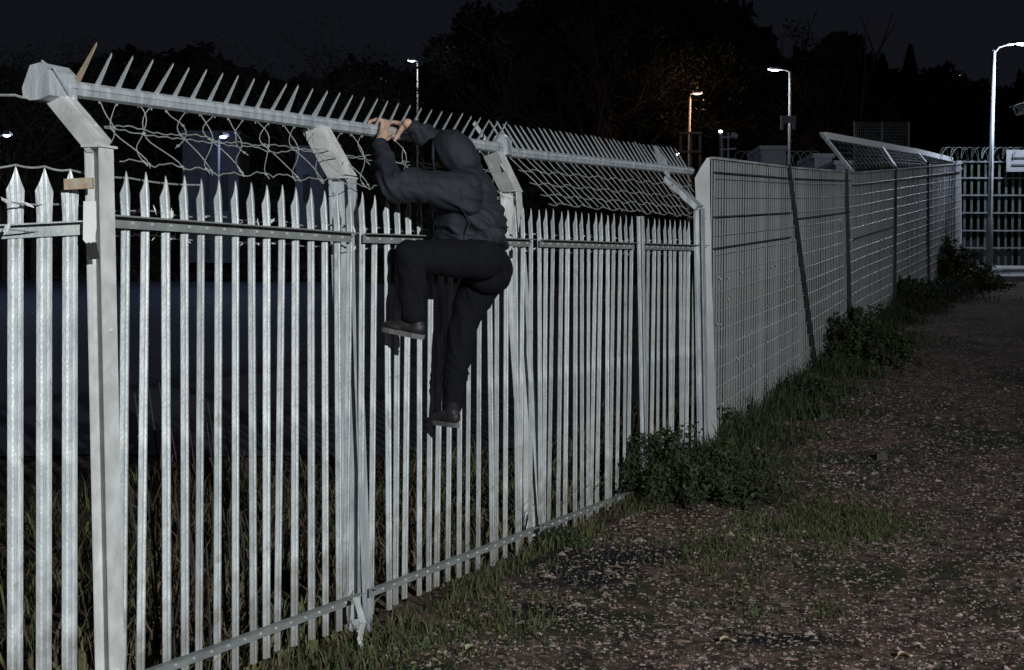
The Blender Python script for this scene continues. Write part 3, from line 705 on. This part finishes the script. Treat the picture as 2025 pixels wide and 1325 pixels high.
def tree(px, ptop, z, wpx, kind, label, seed, group='dark trees behind the fences', leaves=9000):
    rg = random.Random(seed); rng = np.random.default_rng(seed)
    top = P(px, ptop, z); bx, by = top.x, top.y; gz = ground_h(bx, by, False); base = V((bx, by, gz-.2)); H = top.z-gz; W = wpx/F_PX*z
    t = thing({'bare': 'bare_tree', 'conifer': 'conifer', 'leafy': 'leafy_tree'}[kind], (bx, by, gz), label, 'tree', group)
    if kind == 'conifer':
        m = MB(); m.tube([base, base+V((0, 0, H*.95))], [H*.025, .02], 6); m.build('trunk', 'bark', t)
        m = MB(); n = leaves; hz = rng.random(n)**.8; nl = 34
        lay = np.clip(np.floor(hz*nl)/nl+rng.normal(size=n)*.016, 0, 1); ang = rng.random(n)*6.28; nb = 7
        ba = (np.floor(rng.random(n)*nb)+lay*131 % 1)*6.28/nb+rng.normal(size=n)*.16+lay*37
        rad = (1-lay)**.8*W/2*(.5+.35*np.abs(np.sin(lay*23+ba*2))+.35*np.abs(np.sin(ba*3.7+lay*9)))*rng.random(n)**.55+.05
        px_ = np.stack([bx+np.cos(ba)*rad, by+np.sin(ba)*rad, gz+H*(.06+.94*lay)-rad*.18+rng.normal(size=n)*.08*(1.1-lay)], 1)
        a = rng.normal(size=(n, 3))*.3+np.stack([np.cos(ba), np.sin(ba), -.2+0*ba], 1); s_ = (.20*(1.15-lay)+.05)[:, None]*(W/2.5)**.4
        b = rng.normal(size=(n, 3)); a /= np.linalg.norm(a, axis=1)[:, None]; b /= np.linalg.norm(b, axis=1)[:, None]
        vs = np.stack([px_-a*s_, px_+b*s_*.35, px_+a*s_, px_-b*s_*.35], 1).reshape(-1, 3)
        m.v = [tuple(x) for x in vs]; m.f = [(4*i, 4*i+1, 4*i+2, 4*i+3) for i in range(n)]; m.m = [0]*n; m.build('crown', 'conifer', t)
    else:
        m = MB(); ends = []; th = H*(.28 if kind == 'leafy' else .3)
        m.tube([base, base+V((0, 0, th))], [H*.03, H*.022], 7)
        for k in range(5):
            a = k*1.26+rg.random(); d = V((math.cos(a)*.75*W/H*1.3, math.sin(a)*.4, 1)).normalized()
            branches(m, base+V((0, 0, th*rg.uniform(.7, 1))), d, H*.34, H*.012, 4 if kind == 'bare' else 2, rg, ends, .18, 3)
        if kind == 'bare': branches(m, base+V((0, 0, th)), V((0, 0, 1)), H*.38, H*.016, 4, rg, ends, .3, 3)
        # fit the crown to the measured height
        mz = max(v[2] for v in m.v); sc = H/(mz-gz); m.v = [(bx+(v[0]-bx), v[1], gz+(v[2]-gz)*sc) if v[2] > gz else v for v in m.v]
        m.build('trunk', 'bark', t)
        c = MB()
        if kind == 'leafy':
            cs = [((bx+rg.gauss(0, .26)*W, by+rg.gauss(0, .2)*W, gz+H*rg.uniform(.35, .9)), W*rg.uniform(.08, .2)) for _ in range(34)]
            cs = [(q, r * (1-.4*max(0, (q[2]-gz)/H-.6))) for q, r in cs]
            leafcloud(c, cs, leaves, .16*z/70, rng)
        else:
            cs = [((e.x, e.y, gz+(e.z-gz)*sc), .5) for e in ends[::2]]
            leafcloud(c, cs, leaves//3, .06*z/60, rng)
        c.build('crown', 'leaf_dark', t)
    return t
tree(1190, -90, 66, 420, 'bare', 'large bare tree with dense twigs at the top centre, left of two', 3, leaves=24000)
tree(1420, -60, 70, 330, 'bare', 'large bare tree behind the warm lamp post', 9, leaves=24000)
tree(1110, -30, 74, 300, 'leafy', 'broad dark tree filling the gap behind the climber', 12, leaves=22000)
tree(1330, -40, 78, 360, 'leafy', 'broad dark tree between the two large bare trees', 15, leaves=26000)
tree(1475, 10, 76, 170, 'leafy', 'dark tree left of the tall rounded one', 16, leaves=14000)
tree(1648, 28, 68, 150, 'leafy', 'tall dark rounded tree behind the board carrying lamp post', 21, leaves=24000)
tree(1745, 105, 72, 120, 'conifer', 'slim conifer right of the tall rounded tree', 22)
tree(1800, 88, 74, 130, 'conifer', 'conifer with ragged tip left of the far fence lamp', 23)
tree(1890, 140, 76, 190, 'leafy', 'rounded dark tree behind the tall right lamp post', 24, leaves=12000)
tree(2010, 185, 78, 170, 'leafy', 'rounded dark tree at the right edge', 25, leaves=12000)
tree(640, 34, 64, 210, 'bare', 'thin bare tree standing clear against the sky above the spiked rail', 31, leaves=2500)
tree(735, 95, 68, 160, 'bare', 'small bare tree left of the thin lamp post', 32, leaves=6000)
tree(400, 95, 72, 130, 'leafy', 'round topped dark tree above the torn netting', 33)
tree(14, 55, 60, 120, 'bare', 'ragged bare tree at the left edge', 34, leaves=14000)
tree(70, 105, 64, 130, 'bare', 'low bare tree behind the rail bracket', 35, leaves=9000)
# far wood: dark belt behind everything
rng = np.random.default_rng(5); wd = MB(); cs = []
tops = [(-300, 130), (0, 150), (60, 170), (150, 150), (230, 130), (300, 128), (380, 120), (470, 160), (560, 165), (640, 170), (700, 150), (760, 160), (830, 150), (900, 120), (960, 90), (1020, 40), (1100, 20), (1300, 10), (1480, 30), (1560, 150), (1620, 110), (1740, 150), (1850, 165), (1950, 185), (2050, 190), (2300, 200)]
for x in range(-260, 2300, 13):
    ty = lin(tops, x)
    for k in range(6):
        y = ty + 18 + k*48+rng.normal()*14; z = 84+rng.normal()*2; q = P(x+rng.normal()*8, y, z); cs.append(((q.x, q.y, q.z), .55+.5*rng.random()))
leafcloud(wd, cs, 120000, .30, rng)
tag(wd.build('wood', 'leaf_dark'), 'far dark belt of woodland closing the background', 'woodland', kind='stuff')
hd = MB(); cs = []
for x in range(-260, 1700, 11):
    for k in range(4):
        q = P(x+rng.normal()*6, 0, 66+rng.normal()); gz = ground_h(q.x, q.y, False); cs.append(((q.x, q.y, gz+.2+k*1.1+.2*rng.normal()), .7+.2*rng.random()))
leafcloud(hd, cs, 60000, .24, rng)
tag(hd.build('hedge', 'leaf_dark'), 'long dark hedge along the far side of the road', 'hedge', kind='stuff')
# ---------------------------------------------------------------- ground cover
def blades(name, pts, mat_, kind='stuff', label=None, cat=None, width=.0042):
    n = len(pts); p = np.array([q[0] for q in pts]); h = np.array([q[1] for q in pts]); a = rng.random(n)*6.28; b = rng.random(n)*6.28; ln = h*(.2+.6*rng.random(n))
    d = np.stack([np.cos(a), np.sin(a), 0*a], 1)*(width*(.5+rng.random(n)))[:, None]; l1 = np.stack([np.cos(b), np.sin(b), 0*b], 1)*ln[:, None]
    mid = p+l1*.35+np.array([0, 0, 1])*(h*.65)[:, None]; tip = p+l1+np.array([0, 0, 1])*(h*.95)[:, None]
    vs = np.stack([p-d, p+d, mid+d*.7, mid-d*.7, tip], 1).reshape(-1, 3)
    m = MB(); m.v = [tuple(x) for x in vs]; 
    for i in range(n): m.f += [(5*i, 5*i+1, 5*i+2, 5*i+3), (5*i+3, 5*i+2, 5*i+4)]
    m.m = [0]*len(m.f); o = m.build(name, mat_); tag(o, label, cat, kind=kind); return o
def gp(x, y): return (x, y, ground_h(x, y)-.01)
pts = []; dry = []
# verge along both fences, path side
for i in range(30000):
    Y = 5.5+ (28*rng.random()**1.25); s_ = abs(rng.normal())*.34
    c = noise.noise(V((Y*.9, s_*1.5, 1)))
    if s_ > .10+.62*max(0, c+.25) or noise.noise(V((Y*3.1, s_*4, 9))) < -.15: continue
    q = (gp(Xf(Y)+.05+s_*1.1, Y), .03+.15*rng.random()**1.6*max(.3, 1-s_)); (pts if rng.random() < .62 else dry).append(q)
blades('grass', pts, 'grass', label='short grass growing along the foot of the fences', cat='grass')
# outside verge
pts = []
for i in range(42000):
    Y = 6+13*rng.random(); s_ = rng.random()**1.3*6
    if noise.noise(V((Y*.7, s_*.7, 4))) < -.18: continue
    X = Xf(Y)-.1-s_
    if abs(X) > Y*.36: continue
    q = (gp(X, Y), .08+.3*rng.random()**2); (pts if rng.random() < .55 else dry).append(q)
wp = []
for i in range(11000):
    Y = 15.2+17*rng.random(); s_ = abs(rng.normal())*.42
    if noise.noise(V((Y*.8, 3, 2))) < -.15+s_*.3: continue
    wp.append((gp(Xf(Y)+.06+s_*1.3, Y), .08+.34*rng.random()**2*max(.25, 1-s_*.8)))
blades('tall_grass', wp, 'bramble', label='ragged dark tall grass along the foot of the slatted fence', cat='tall grass', width=.007)
blades('weeds', pts, 'weed', label='rough weeds on the verge seen through the palisade pales', cat='weeds', width=.008)
# tufts on the path
tufts = [((1670, 1035), .75, 6500), ((1560, 1050), .6, 2500), ((1420, 1100), .6, 1500), ((1000, 1230), .6, 1500), ((1440, 1065), .8, 500), ((1250, 1085), .8, 500), ((1480, 1215), .5, 350), ((1600, 745), .9, 300), ((1050, 1115), .8, 600), ((1650, 1215), .4, 250), ((830, 1260), .9, 900), ((760, 1310), .8, 900), ((980, 1180), .7, 500), ((1560, 740), .8, 400)]
def ground_px(px, py):
    lo = 5.0
    while lo < 60:
        q = P(px, py, lo)
        if q.z < ground_h(q.x, q.y): return q
        lo += .05
    return q
pts = []
for (px, py), r, n in tufts:
    c = ground_px(px, py)
    for i in range(n):
        x = c.x+rng.normal()*.34*r; y = c.y+rng.normal()*.62*r
        if noise.noise(V((x*5, y*5, 3))) < -.12: continue
        q = (gp(x, y), .015+.07*rng.random()**1.5); (pts if rng.random() < .8 else dry).append(q)
# sparse greenery over the path
for i in range(9000):
    Y = 6+22*rng.random(); X = Xf(Y)+.3+rng.random()*7
    if noise.noise(V((X*.75, Y*.75, 8))) < .12: continue
    pts.append((gp(X, Y), .015+.04*rng.random()))
blades('low_grass', pts, 'grass', label='low patchy grass tufts scattered over the gravel path', cat='grass')
blades('dry_grass', dry, 'grass_dry', label='dry pale grass stems mixed along the fence foot', cat='dry grass')
# gravel
def stones(name, n, mat_, size, label, cat, flat=.5, region=(5.5, 24)):
    Y = region[0]+(region[1]-region[0])*rng.random(n)**1.5; X = np.array([Xf(y) for y in Y])+.25+rng.random(n)*(Y*.33-np.array([Xf(y) for y in Y])-.1)
    m = MB(); base = np.array([(1, 0, 0), (.3, .9, .1), (-.9, .35, 0), (-.4, -.9, .1), (.1, 0, 1), (0, 0, -1)], float)
    fs = [(0, 1, 4), (1, 2, 4), (2, 3, 4), (3, 0, 4), (1, 0, 5), (2, 1, 5), (3, 2, 5), (0, 3, 5)]
    V_ = []; Fc = []
    for i in range(n):
        s_ = size*(.35+rng.random()**3*1.5); a = rng.random()*6.28; c, s2 = math.cos(a), math.sin(a)
        b = base*(1+.3*rng.normal(size=(6, 3)))*s_*np.array([1, .7, flat]); z_ = ground_h(X[i], Y[i])
        for q in b: V_.append((X[i]+c*q[0]-s2*q[1], Y[i]+s2*q[0]+c*q[1], z_+q[2]+.002))
        Fc += [tuple(6*i+k for k in f) for f in fs]
    m.v = V_; m.f = Fc; m.m = [0]*len(Fc); tag(m.build(name, mat_), label, cat, kind='stuff')
stones('gravel', 62000, 'stone', .0110, 'loose gravel scattered over the path', 'gravel', .5, (5.5, 34))
stones('fallen_leaves', 420, 'litter', .040, 'broken fallen leaves strewn over the near path', 'fallen leaves', .12, (5.5, 12))
stones('stones', 1500, 'stone', .024, 'larger loose stones on the path', 'stones', .55, (5.5, 20))
stones('leaf_litter', 7000, 'litter', .019, 'fallen leaf fragments and chips on the path', 'leaf litter', .16, (5.5, 18))
def leaf(px, py, L, ang, label):
    c = ground_px(px, py); d = V((math.cos(ang), math.sin(ang), 0)); s_ = V((-d.y, d.x, 0)); m = MB(); top = []; n = 8
    for i in range(n+1):
        t = i/n; w_ = L*.22*math.sin(math.pi*t**.8); cc = c+d*L*(t-.5)+V((0, 0, .022+.012*math.sin(t*5)))
        top += [cc-s_*w_+V((0, 0, .012)), cc, cc+s_*w_+V((0, 0, .014))]
    fs = []
    for i in range(n): o = i*3; fs += [(o, o+1, o+4, o+3), (o+1, o+2, o+5, o+4)]
    m.add(top, fs); k = len(m.v); m.v += [(v[0], v[1], v[2]-.003) for v in m.v]; m.f += [tuple(k+j for j in reversed(f)) for f in list(m.f)]; m.m += [0]*len(fs)
    m.tube([c-d*L*.5+V((0, 0, .02)), c-d*L*.75+V((0, 0, .008))], .002, 4)
    tag(m.build('fallen_leaf', 'pale_leaf', smooth=True), label, 'leaf', 'large pale fallen leaves on the path')
leaf(1600, 1062, .15, .7, 'large pale leaf in front of the grass tuft on the path')
leaf(937, 1291, .13, .8, 'large pale leaf near the bottom, right of the second post')
leaf(1440, 1275, .10, .3, 'pale curled leaf lying at the bottom centre of the path')
leaf(1690, 1278, .10, 2.2, 'small pale leaf at the bottom right of the path, left one')
leaf(1790, 1305, .09, .3, 'small pale leaf at the bottom right of the path, right one')
q = ground_px(1742, 910); m = MB(); m.box(q+V((0, 0, .03)), V((.05, .01, 0)), V((-.005, .03, 0)), V((0, 0, .03))); m.box(q+V((.01, 0, .07)), V((.03, .0, .006)), V((0, .02, 0)), V((0, 0, .012)))
tag(m.build('rock', 'rock_dark'), 'small dark squared rock lying alone on the middle of the path', 'rock')
# bushes
def bush(px, py, wpx, hpx, label, mat_, seed, n=5000, leaf_=.035, stems=40):
    rg = random.Random(seed); rn = np.random.default_rng(seed); c = ground_px(px, py); z = c.y; W = wpx/F_PX*z/2*1.2; H = hpx/F_PX*z*.8; leaf_ = leaf_*.72; n = int(n*1.3)
    t = thing('bramble_bush', c, label, 'bush', 'dark bushes at the fence foot'); m = MB(); cs = []
    for i in range(int(stems*1.6)):
        a = rg.random()*6.28; r = rg.random()**.7*rg.choice((1, 1, 1, 1.35)); e = V((c.x+math.cos(a)*W*r, c.y+math.sin(a)*W*.8*r, 0)); e.z = ground_h(e.x, e.y)+H*max(.12, 1-r*r*.75)*rg.uniform(.15, 1.0)
        b0 = V((c.x+math.cos(a)*W*r*.4, c.y+math.sin(a)*W*r*.3, 0)); b0.z = ground_h(b0.x, b0.y)-.02; mid = b0.lerp(e, .6)+V((0, 0, H*rg.uniform(.05, .4)))
        m.tube([b0, b0.lerp(mid, .6)+V((0, 0, H*.06)), mid, mid.lerp(e, .6)+V((0, 0, H*.05)), e], [.005, .004, .003, .0025, .0015], 4)
        for k in range(7):
            q = b0.lerp(mid, .25+.25*k) if k < 3 else mid.lerp(e, (k-3)/3)
            cs.append(((q.x+rg.gauss(0, .02), q.y, q.z), .035+W*.07*rg.random()))
    m.build('stems', 'bark', t); l = MB(); leafcloud(l, cs, n, leaf_, rn); l.build('foliage', mat_, t); return t
bush(1320, 985, 330, 190, 'wide dark bramble bush at the foot of the palisade, right of the climber', 'bramble', 1, 9000, .028, 80)
bush(1460, 985, 200, 70, 'low bramble spreading from the wide bush onto the path', 'bramble', 2, 3000, .022, 40)
bush(1400, 870, 140, 90, 'dark bush at the joint between palisade and slatted fence', 'bramble', 3, 3500, .03, 40)
bush(1700, 715, 180, 140, 'dark bush in front of the slatted fence, middle of its run', 'bramble', 4, 6000, .04, 60)
bush(1790, 610, 110, 90, 'dark bush further along the slatted fence', 'bramble', 5, 3000, .045, 40)
bush(1885, 560, 130, 120, 'sunlit looking green bush at the far fence corner', 'grass', 6, 4500, .045, 50)
bush(1930, 570, 120, 50, 'low green bush under the far bar fence', 'grass', 7, 2500, .045, 40)
bush(1590, 790, 130, 70, 'low brown green scrub at the foot of the leaning dark post', 'bramble', 8, 2500, .03, 40)
bush(1110, 1080, 90, 40, 'small dark weed clump under the bottom rail', 'bramble', 9, 1200, .025, 25)
# tall dead stems beyond the fence
t = thing('tall_weeds', P(300, 1000, 9.6), 'tall dark dock stems leaning behind the pales right of the bright post', 'weeds')
for i in range(9):
    x = 262+i*26+random.uniform(-6, 6); z = zf1(x)+random.uniform(.5, 1.1); b_ = P(x+30, 1010, z); b_.z = ground_h(b_.x, b_.y); e = P(x-random.uniform(10, 40), random.uniform(720, 860), z)
    m = MB(); m.tube([b_, b_.lerp(e, .5)+V((.03, 0, .02)), e], [.007, .006, .003], 4)
    for k in range(5): q = b_.lerp(e, .3+.14*k); m.beam(q, q+V((random.uniform(-.1, .1), 0, -.22)), V((0, 1, 0)), .03, .004)
    m.build('stem', 'bark', t)
# ---------------------------------------------------------------- the climber
def capsule(m, a, ra, b, rb, n=14):
    a = V(a); b = V(b); d = (b-a); L = d.length; d = d.normalized() if L > 1e-6 else V((0, 0, 1)); pts = []; rs = []
    for i in range(1, 6): t = i/6*math.pi/2; pts.append(a-d*ra*math.cos(t)); rs.append(ra*math.sin(t))
    pts.append(a); rs.append(ra); pts.append(b); rs.append(rb)
    for i in range(5, 0, -1): t = i/6*math.pi/2; pts.append(b+d*rb*math.cos(t)); rs.append(rb*math.sin(t))
    m.tube(pts, rs, n)
def ell(m, c, ax, ay, az, seg=18, rings=12):
    o = len(m.v); m.sphere((0, 0, 0), 1, seg, rings)
    for i in range(o, len(m.v)): x, y, z = m.v[i]; m.v[i] = tuple(V(c)+V(ax)*x+V(ay)*y+V(az)*z)
def remesh(m, name, mat_, parent, voxel, it=4, disp=None):
    o = m.build('tmp', mat_); md = o.modifiers.new('r', 'REMESH'); md.mode = 'VOXEL'; md.voxel_size = voxel
    s_ = o.modifiers.new('s', 'SMOOTH'); s_.iterations = it; s_.factor = .5
    dg = bpy.context.evaluated_depsgraph_get(); me = bpy.data.meshes.new_from_object(o.evaluated_get(dg)); me.name = name
    bpy.data.objects.remove(o)
    if disp:
        me.update(); nr = [v.normal.copy() for v in me.vertices]
        for v, n_ in zip(me.vertices, nr): v.co += n_*disp(v.co)
    me.polygons.foreach_set('use_smooth', [True]*len(me.polygons)); me.update()
    if not me.materials: me.materials.append(MAT[mat_])
    r = bpy.data.objects.new(name, me); COL.objects.link(r); attach(r, parent); return r
J = dict(lhip=P(948, 508, 10.33), rhip=P(966, 520, 10.60), lkn=P(812, 507, 10.12), lan=P(820, 628, 9.98), rkn=P(916, 640, 10.58), ran=P(894, 786, 10.60),
         pel=P(952, 510, 10.47), waist=P(938, 468, 10.46), chest=P(920, 400, 10.45), neck=P(916, 345, 10.46), head=P(896, 301, 10.46),
         lsh=P(922, 372, 10.28), lel=P(776, 366, 10.13), lwr=P(750, 286, 10.31), rsh=P(925, 345, 10.62), rel=P(870, 294, 10.74), rwr=P(806, 244, 10.66))
pr = thing('person', P(885, 850, 10.55), 'person in dark hooded top and black trousers climbing the palisade fence, gripping its spiked rail', 'person')
UPZ = V((0, 0, 1))
def rail_at(px):
    lo, hi = 0, 1
    for _ in range(40):
        t = (lo+hi)/2; q = RA0.lerp(RA1, t); x = CX+F_PX*((RC.inverted()@(q-EYE)).x)/(-(RC.inverted()@(q-EYE)).z)
        if x < px: lo = t
        else: hi = t
    return q
RD = (RA1-RA0).normalized()
def hand(m, px, wr, sgn):
    r = rail_at(px); K = 1.16; pc = r + FN*.062 + UPZ*.030          # palm on the path side of the rail
    capsule(m, wr, .030, wr.lerp(pc, .55), .034, 10)
    kn = r + FN*.050 + UPZ*.056
    for i in range(4):
        o = RD*(i-1.5)*.0255
        capsule(m, wr.lerp(pc, .5)+o*.6, .0175, kn+o, .0142, 8)
        L = (1.0, 1.12, 1.05, .85)[i]
        a = kn+o; b = r+o*1.08+FN*.014*L+UPZ*.068; c = r+o*1.12-FN*.034*L+UPZ*.056; d = r+o*1.12-FN*.058-UPZ*.004*L
        capsule(m, a, .0132, b, .0122, 8); capsule(m, b, .0118, c, .0108, 8); capsule(m, c, .0106, d, .0090, 8)
    t0 = wr.lerp(pc, .45)+RD*sgn*.030; t1 = r+FN*.060+RD*sgn*.064-UPZ*.006; t2 = r+FN*.034+RD*sgn*.068-UPZ*.046
    capsule(m, t0, .017, t1, .0150, 8); capsule(m, t1, .014, t2, .0110, 8)
b = MB()
hand(b, 747, J['lwr'], 1); hand(b, 780, J['rwr'], -1)
capsule(b, J['lwr'], .026, J['lel'], .036); capsule(b, J['lel'], .036, J['lsh'], .046); capsule(b, J['rwr'], .026, J['rel'], .036); capsule(b, J['rel'], .036, J['rsh'], .046)
capsule(b, J['chest'], .11, J['pel'], .11); capsule(b, J['lsh'], .05, J['rsh'], .05); capsule(b, J['neck'], .052, J['head'], .055); capsule(b, J['chest'], .08, J['neck'], .055)
for s_ in 'lr':
    capsule(b, J[s_+'hip'], .07, J[s_+'kn'], .05); capsule(b, J[s_+'kn'], .045, J[s_+'an'], .032)
fc = J['head'] - FN*.022
ell(b, fc, FN*.088, FD*.068, UPZ*.108)
nose = fc-FN*.092-UPZ*.015; capsule(b, fc-FN*.07+UPZ*.01, .012, nose, .013, 8); capsule(b, fc-FN*.055-UPZ*.065, .03, fc-FN*.07-UPZ*.07, .022, 8)
for s_ in (-1, 1): ell(b, fc+FD*s_*.07+FN*.01, FN*.018, FD*.01, UPZ*.03, 8, 6)
remesh(b, 'body', 'skin', pr, .0055, 3)
# eyes (hidden by the hood from here, present from the far side)
for s_ in (-1, 1):
    e = MB(); e.sphere(fc-FN*.078+FD*s_*.03+UPZ*.012, .012, 8, 6); e.build('eye', 'glass_dark', pr, True)
# hooded top
def fold(dirv, k, amp, seed):
    d1 = V(dirv).normalized(); d2 = d1.orthogonal().normalized(); d3 = d1.cross(d2)
    def f(p):
        w_ = noise.noise(p*4+V((seed, 0, 0)))*.05
        q = V(((p.dot(d1)+w_)*k, p.dot(d2)*k*.22, p.dot(d3)*k*.22+seed))
        a = 1-abs(noise.noise(q))*2.4; b = noise.noise(q*.5+V((7, 0, 0)))
        return amp*(max(a, -.4)*.8+b)
    return f
j = MB()
ell(j, P(930, 478, 10.46), FN*.215, FD*.19, UPZ*.13+FN*.03); ell(j, P(930, 440, 10.46), FN*.205, FD*.20, UPZ*.17+FN*.03); ell(j, P(918, 392, 10.46), FN*.19, FD*.20, UPZ*.17+FN*.02)
ell(j, P(950, 482, 10.46), FN*.15, FD*.18, UPZ*.085); ell(j, P(924, 362, 10.46), FN*.13, FD*.21, UPZ*.085)
capsule(j, J['lsh']-UPZ*.005, .098, J['lel']+FN*.02, .080); capsule(j, J['lel'], .074, J['lwr']-(J['lwr']-J['lel'])*.05, .045)
capsule(j, J['lsh']-UPZ*.06+FN*.01, .09, J['lel']+FN*.10-UPZ*.02, .05)
capsule(j, J['rsh'], .095, J['rel'], .072); capsule(j, J['rel'], .071, J['rwr'].lerp(J['rel'], .20), .048)
hd_ = MB()
ell(hd_, J['head']+FN*.008+UPZ*.004, FN*.134, FD*.112, UPZ*.126-FN*.02); ell(hd_, P(914, 318, 10.46), FN*.105, FD*.105, UPZ*.09)
ell(hd_, P(934, 342, 10.46), FN*.085, FD*.13, UPZ*.042-FN*.03); ell(hd_, P(952, 356, 10.46), FN*.05, FD*.09, UPZ*.03-FN*.03)
capsule(j, P(918, 345, 10.46), .085, J['chest'], .10)
f1 = fold((.45, .1, 1), 21, .030, 3)
f2_ = fold((1, -.2, .5), 20, .022, 7)
def jd(p):
    near = min(1, max(0, (J['chest'].z+.02-p.z)/.2)); ar = 1 if (p-J['lel']).length < .22 or (p-J['rel']).length < .2 else 0
    return f1(p)*(.35+1.0*near) + ar*f2_(p)*.9
hood = remesh(j, 'hooded_top', 'hoodie', pr, .0085, 3, jd)
f4_ = fold((1, .2, .6), 15, .012, 5)
hoodo = remesh(hd_, 'hood', 'hoodie', pr, .007, 4, f4_)
m = MB(); rim = [J['head']-FN*.112+FD*.085*math.cos(a*math.pi/12)+UPZ*(.10*math.sin(a*math.pi/12)-.01)+FN*.02*abs(math.cos(a*math.pi/12)) for a in range(25)]; m.tube(rim, .009, 6); m.build('rim', 'hoodie', hoodo, True)
def on_surface(o, pts, r_, nm, mt):
    from mathutils.bvhtree import BVHTree
    bv = BVHTree.FromPolygons([v.co for v in o.data.vertices], [tuple(p.vertices) for p in o.data.polygons]); out = []
    for p in pts:
        q = bv.find_nearest(p)
        if q[0] is not None: out.append(q[0]+q[1]*r_*.3)
    m = MB(); m.tube(out, r_, 5); return m.build(nm, mt, o, True)
c_ = J['lsh']
on_surface(hood, [c_-FD*.12+FN*(.11*math.cos(a*.42)+.03)+UPZ*(.11*math.sin(a*.42)) for a in range(10)], .004, 'armhole_seam', 'hoodie')
on_surface(hood, [P(905+i*2.2, 372+i*13, 10.2) for i in range(10)], .004, 'side_seam', 'hoodie')
# rib hem and cuffs
def band(c, ax, ay, az, hgt, th, name):
    m = MB(); n = 40
    for s_, o in ((1, 0), (1, 1), (1+th, 1), (1+th, 0)):
        for i in range(n):
            a = 2*math.pi*i/n; m.v.append(tuple(V(c)+V(ax)*math.cos(a)*s_+V(ay)*math.sin(a)*s_+V(az)*hgt*(o-.5)))
    for k_ in range(4):
        for i in range(n): m.f.append((k_*n+i, k_*n+(i+1) % n, ((k_+1) % 4)*n+(i+1) % n, ((k_+1) % 4)*n+i)); m.m.append(0)
    return m.build(name, 'hoodie', hood, True)
band(P(940, 497, 10.46), FN*.165-UPZ*.045, FD*.165, UPZ+FN*.25, .05, .06, 'hem')
dl = (J['lwr']-J['lel']).normalized(); band(J['lwr']-dl*.02, dl.cross(FD)*.040, dl.cross(dl.cross(FD))*.040, dl, .045, .12, 'cuff')
dl = (J['rwr']-J['rel']).normalized(); band(J['rwr']-dl*.035, dl.cross(UPZ).normalized()*.040, dl.cross(dl.cross(UPZ)).normalized()*.040, dl, .045, .12, 'cuff')
# trousers
tr = MB()
ell(tr, P(955, 520, 10.47), FN*.155, FD*.17, UPZ*.13); ell(tr, P(968, 545, 10.50), FN*.118, FD*.15, UPZ*.11)
capsule(tr, J['lhip']+FN*.02-UPZ*.01, .118, J['lkn'], .092, 18); capsule(tr, J['lkn'], .088, J['lkn'].lerp(J['lan'], .55), .078); capsule(tr, J['lkn'].lerp(J['lan'], .55), .078, J['lan']+UPZ*.02, .066)
capsule(tr, J['rhip']+FN*.015-UPZ*.03, .125, J['rhip'].lerp(J['rkn'], .55), .112, 18); capsule(tr, J['rhip'].lerp(J['rkn'], .55), .110, J['rkn'], .085); capsule(tr, J['rkn'], .084, J['rkn'].lerp(J['ran'], .3), .082); capsule(tr, J['rkn'].lerp(J['ran'], .3), .082, J['ran']-UPZ*.05, .060)
f3_ = fold((1, .15, .45), 17, .012, 11)
def tdp(p):
    q = (p-J['lan']).length; k_ = 1.2 if q < .22 or (p-J['ran']).length < .2 else .8
    return f3_(p)*k_
remesh(tr, 'trousers', 'trousers', pr, .009, 5, tdp)
def shoe(ank, heel, toe, name):
    d = (toe-heel).normalized(); L = (toe-heel).length; up = UPZ-d*d.dot(UPZ); up.normalize(); sd_ = d.cross(up)
    m = MB(); ell(m, heel.lerp(toe, .22)+up*.035, d*L*.24, sd_*.042, up*.05, 16, 10); ell(m, heel.lerp(toe, .72)+up*.018, d*L*.30, sd_*.048, up*.032, 16, 10)
    ell(m, heel.lerp(toe, .46)+up*.035, d*L*.30, sd_*.042, up*.038, 16, 10); capsule(m, heel.lerp(toe, .2)+up*.06, .042, heel.lerp(toe, .2).lerp(ank, .75)+up*.02, .037)
    so_ = remesh(m, name, 'shoe', pr, .006, 4)
    s2 = MB(); n = 24; ring = []
    for k_ in range(n):
        a = 2*math.pi*k_/n; ca = math.cos(a); wv = .046+.006*math.cos(a-.0)-(.008 if abs(ca) < .35 else 0); ring.append(heel.lerp(toe, .5)+d*(L*.53*ca)+sd_*wv*math.sin(a))
    for o in (-.024, .004): s2.v += [tuple(q+up*(o+(.008 if i in (n//2,) else 0))) for i, q in enumerate(ring)]
    s2.f = [tuple(range(n)), tuple(range(n, 2*n))]+[(i, (i+1) % n, n+(i+1) % n, n+i) for i in range(n)]; s2.m = [0]*len(s2.f); s2.build('sole', 'shoe_sole', so_)
    lc = MB()
    for k_ in range(4):
        q = heel.lerp(toe, .42+.075*k_)+up*(.076-.011*k_); lc.tube([q-sd_*.03-up*.008, q, q+sd_*.03-up*.008], .0035, 5)
    lc.build('laces', 'shoe_sole', so_)
shoe(J['lan'], P(838, 664, 9.97), P(758, 647, 10.05), 'shoe')
shoe(J['ran'], P(905, 838, 10.50), P(858, 830, 10.70), 'shoe')
